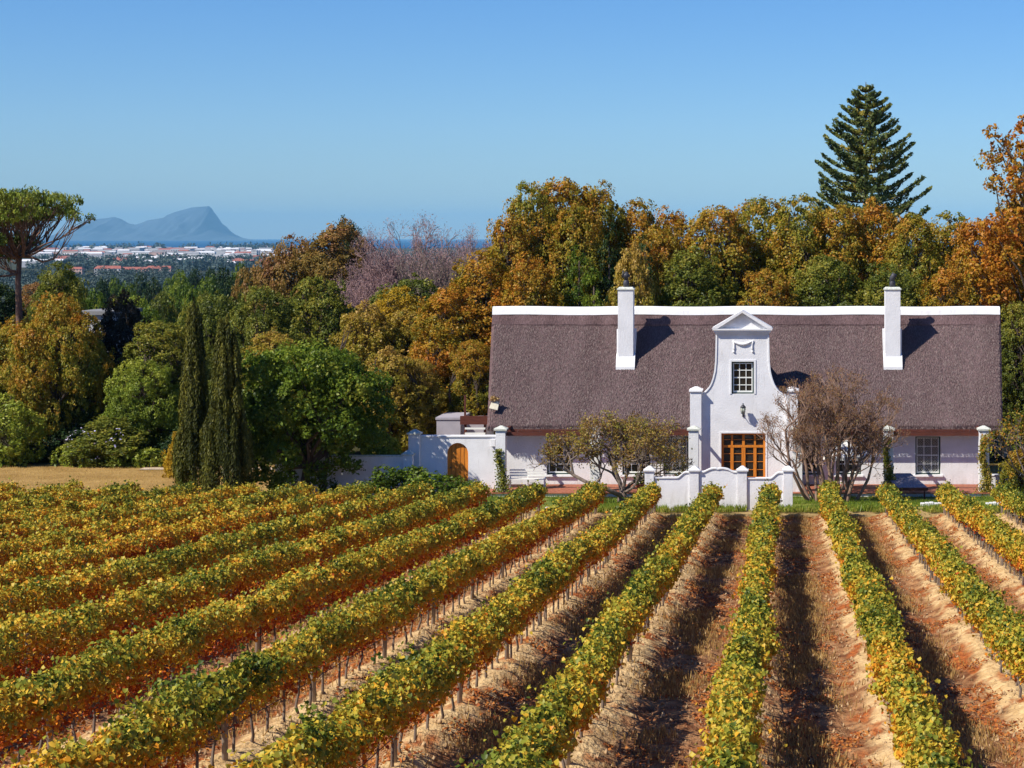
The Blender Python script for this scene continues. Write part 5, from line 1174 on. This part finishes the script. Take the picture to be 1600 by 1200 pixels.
# trees of the valley
rg = np.random.default_rng(91); G3 = 'trees in the valley seen through the gap'
VT = [(150, 452, 60, 210, 'g'), (180, 470, 60, 170, 'o'), (215, 462, 70, 185, 'l'), (255, 452, 60, 220, 'o'), (285, 430, 50, 300, 'g'), (320, 455, 60, 200, 'o'), (325, 430, 54, 330, 'g'), (360, 438, 50, 300, 'd'), (385, 418, 60, 230, 'r'), (350, 415, 44, 420, 'd'), (125, 440, 44, 300, 'o'), (160, 436, 40, 420, 'd'), (200, 440, 44, 400, 'g'), (240, 437, 44, 460, 'd'), (270, 446, 40, 330, 'l'), (300, 443, 44, 260, 'g'), (400, 440, 70, 200, 'o'), (130, 465, 60, 180, 'g'), (235, 480, 70, 165, 'g'), (300, 478, 80, 160, 'o'), (110, 425, 40, 500, 'd'), (180, 432, 36, 600, 'g'), (220, 430, 36, 650, 'd'), (330, 420, 40, 560, 'd'), (375, 408, 40, 450, 'g'), (415, 400, 50, 300, 'r'), (265, 434, 34, 620, 'g'), (305, 418, 40, 700, 'd'), (280, 425, 36, 760, 'g')]
KN = {'g': (M_GREEN, 'green'), 'o': (M_OLIVE, 'olive'), 'l': (M_LIGHTG, 'light green'), 'd': (M_DARK, 'dark green'), 'r': (M_RUST, 'rusty brown')}
def where(a):
    return 'below the umbrella pine limb' if a < 150 else 'below the red roofed terrace' if a < 240 else 'in the middle of the gap' if a < 300 else 'below the flat white hall' if a < 350 else 'beside the rust brown trees'
seen = {}
for i, (a, t, w_, Y, kk) in enumerate(VT):
    m, cn = KN[kk]; key = (cn, where(a)); seen[key] = seen.get(key, 0)+1
    dist = 'near' if Y < 230 else 'middle distance' if Y < 450 else 'far'
    tree('far', i % 3, a, t, w_, Y, m, '%s %s valley tree %s' % (dist, cn, where(a)), group=G3)
def wood(name, x0, x1, Y, h, n, lb, leaf, m=M_FAR, dep=200, seed=1):
    rg = np.random.default_rng(seed); bl = []
    for i in range(n):
        a = rg.uniform(x0, x1); y = Y+rg.uniform(0, dep); r = h*rg.uniform(.35, .6); bl.append(((px(a, y), y, gz(y)+r*.9*rg.uniform(.6, 1.2)), (r*2.2, r*1.2, r)))
    C, N, T_ = crown_points(rg, bl, leaf, 1.3, leaf*2.2)
    tag(link(name, leaves(name, C, N, leaf*rg.uniform(.6, 1.3, len(C)), .5+.3*T_+.15*rg.normal(size=len(C)), KITE, rng=rg), None, m), lb, 'trees', kind='stuff')
wood('valley_woodland', -450, 800, 850, 14, 700, 'dark mixed woodland filling the valley before the town', 2.0, dep=1950, seed=2)
wood('town_woodland', 60, 460, 3350, 15, 230, 'haze tinted blue green band of distant trees between town and red roofed terrace', 5, dep=1700, seed=3)
wood('coastal_trees', 40, 460, 9000, 8, 60, 'thin dark scatter of trees along the distant shore', 14, dep=1800, seed=4)
# ------------------------------------------------------------------ town
TW = [mat('town_white', (.58, .57, .57), .8, .05, .1), mat('town_cream', (.60, .52, .44), .8, .1, .1), mat('town_pink', (.58, .38, .32), .8, .1, .1), mat('town_grey', (.38, .38, .40), .8, .1, .1)]
TRF = [mat('roof_red', (.33, .11, .08), .8, .15, .1), mat('roof_grey', (.30, .30, .32), .8, .15, .1), mat('roof_white', (.66, .66, .68), .7, .05, .1)]
TWIN = mat('town_window', (.04, .05, .07), .4, .1, .1)
def townhouse(x, Y, w_, d, h, roof, wm, rm, lb, name='town_building', grp=None, floors=2, bays=6, cat='building'):
    z = gz(Y)-.5; o = thing(name, lb, cat, (x, Y, z), grp); mb = MB(); mb.box(-w_/2, w_/2, 0, d, 0, h); mb.build('wall', wm, o)
    mb = MB()
    if roof == 'gable':
        r = h*.35; mb.add([(-w_/2-.5, -.5, h+.01), (w_/2+.5, -.5, h+.01), (w_/2+.5, d+.5, h+.01), (-w_/2-.5, d+.5, h+.01), (-w_/2+d*.2, d/2, h+r), (w_/2-d*.2, d/2, h+r)], [(0, 1, 5, 4), (2, 3, 4, 5), (1, 2, 5), (3, 0, 4), (3, 2, 1, 0)])
    else: mb.box(-w_/2-.4, w_/2+.4, -.4, d+.4, h+.01, h+.6)
    mb.build('roof', rm, o)
    if name == 'town_building': return
    me = MB().box(-w_/bays*.22, w_/bays*.22, -.15, .1, 0, h/floors*.42).mesh('window'); me.materials.append(TWIN)
    for f in range(floors):
        for b_ in range(bays): link('window', me, o).location = (-w_/2+w_*(b_+.5)/bays, 0, h*(f+.35)/floors)
rg = np.random.default_rng(17)
for i, (a, w_, h, bays) in enumerate(((168, 46, 14, 8), (205, 60, 12, 9), (247, 44, 13, 7), (118, 22, 11, 4))):
    Y = 3000+i*40; townhouse(px(a, Y), Y, w_*Y/F*.92, 14, h*.85, 'gable', TW[2] if i != 0 else TW[0], TRF[0], ['white fronted part of the long red roofed terrace in the valley', 'middle part of the long red roofed terrace, lower and longer', 'right part of the long red roofed terrace in the valley', 'small red roofed block left of the terrace'][i], 'terrace_building', 'red roofed terrace in the valley', 3, bays)
Y = 4200; townhouse(px(342, Y), Y, 36*Y/F, 30, 12, 'flat', TW[3], TRF[2], 'flat white roofed hall right of the terrace', 'hall', None, 1, 5)
townhouse(px(312, Y), Y, 18*Y/F, 30, 12, 'flat', TW[1], TRF[1], 'cream block adjoining the flat white roofed hall', 'hall', None, 2, 4)
Y = 8000
for a, w_, h, lb in ((343, 84, 13, 'longest white warehouse before the sea'), (262, 50, 11, 'white warehouse left of the longest one'), (282, 30, 16, 'taller white shed between two warehouses'), (210, 16, 20, 'white blocky building below the peak saddle')):
    townhouse(px(a, Y), Y, w_*Y/F, 60, h, 'flat', TW[0], TRF[2], lb, 'warehouse', 'white warehouses of the far town', 1, 12); Y -= 130
Y = 5200; townhouse(px(397, Y), Y, 9*Y/F, 15, 26, 'flat', TW[0], TRF[2], 'white tower block at the right end of the far town', 'tower_block', None, 5, 4)
for i in range(280):
    a = rg.uniform(55, 440); Y = rg.uniform(5300, 10500) if i < 230 else rg.uniform(3900, 5300); 
    townhouse(px(a, Y), Y, rg.uniform(22, 75), 16, rg.uniform(7, 14), 'gable' if rg.uniform() < .5 else 'flat', TW[int(rg.choice([0, 0, 0, 1, 2, 3]))], TRF[int(rg.choice([0, 1, 2, 2]))], 'small pale building lost among others in the far town before the sea', 'town_building', 'small buildings of the far town', 1, 4)
# ------------------------------------------------------------------ haze
hz = MB().box(-64000, 64000, -60, 66000, -63, 760).build('haze', None)
m = bpy.data.materials.new('haze_air'); m.use_nodes = True; N = m.node_tree; N.nodes.clear()
v = N.nodes.new('ShaderNodeVolumePrincipled'); v.inputs['Color'].default_value = (.31, .69, 1.0, 1); v.inputs['Density'].default_value = 2.4e-5; v.inputs['Anisotropy'].default_value = -.25
om = N.nodes.new('ShaderNodeOutputMaterial'); N.links.new(v.outputs[0], om.inputs['Volume'])
hz.data.materials.append(m); tag(hz, 'pale blue air haze over the valley and bay', 'haze', kind='stuff')
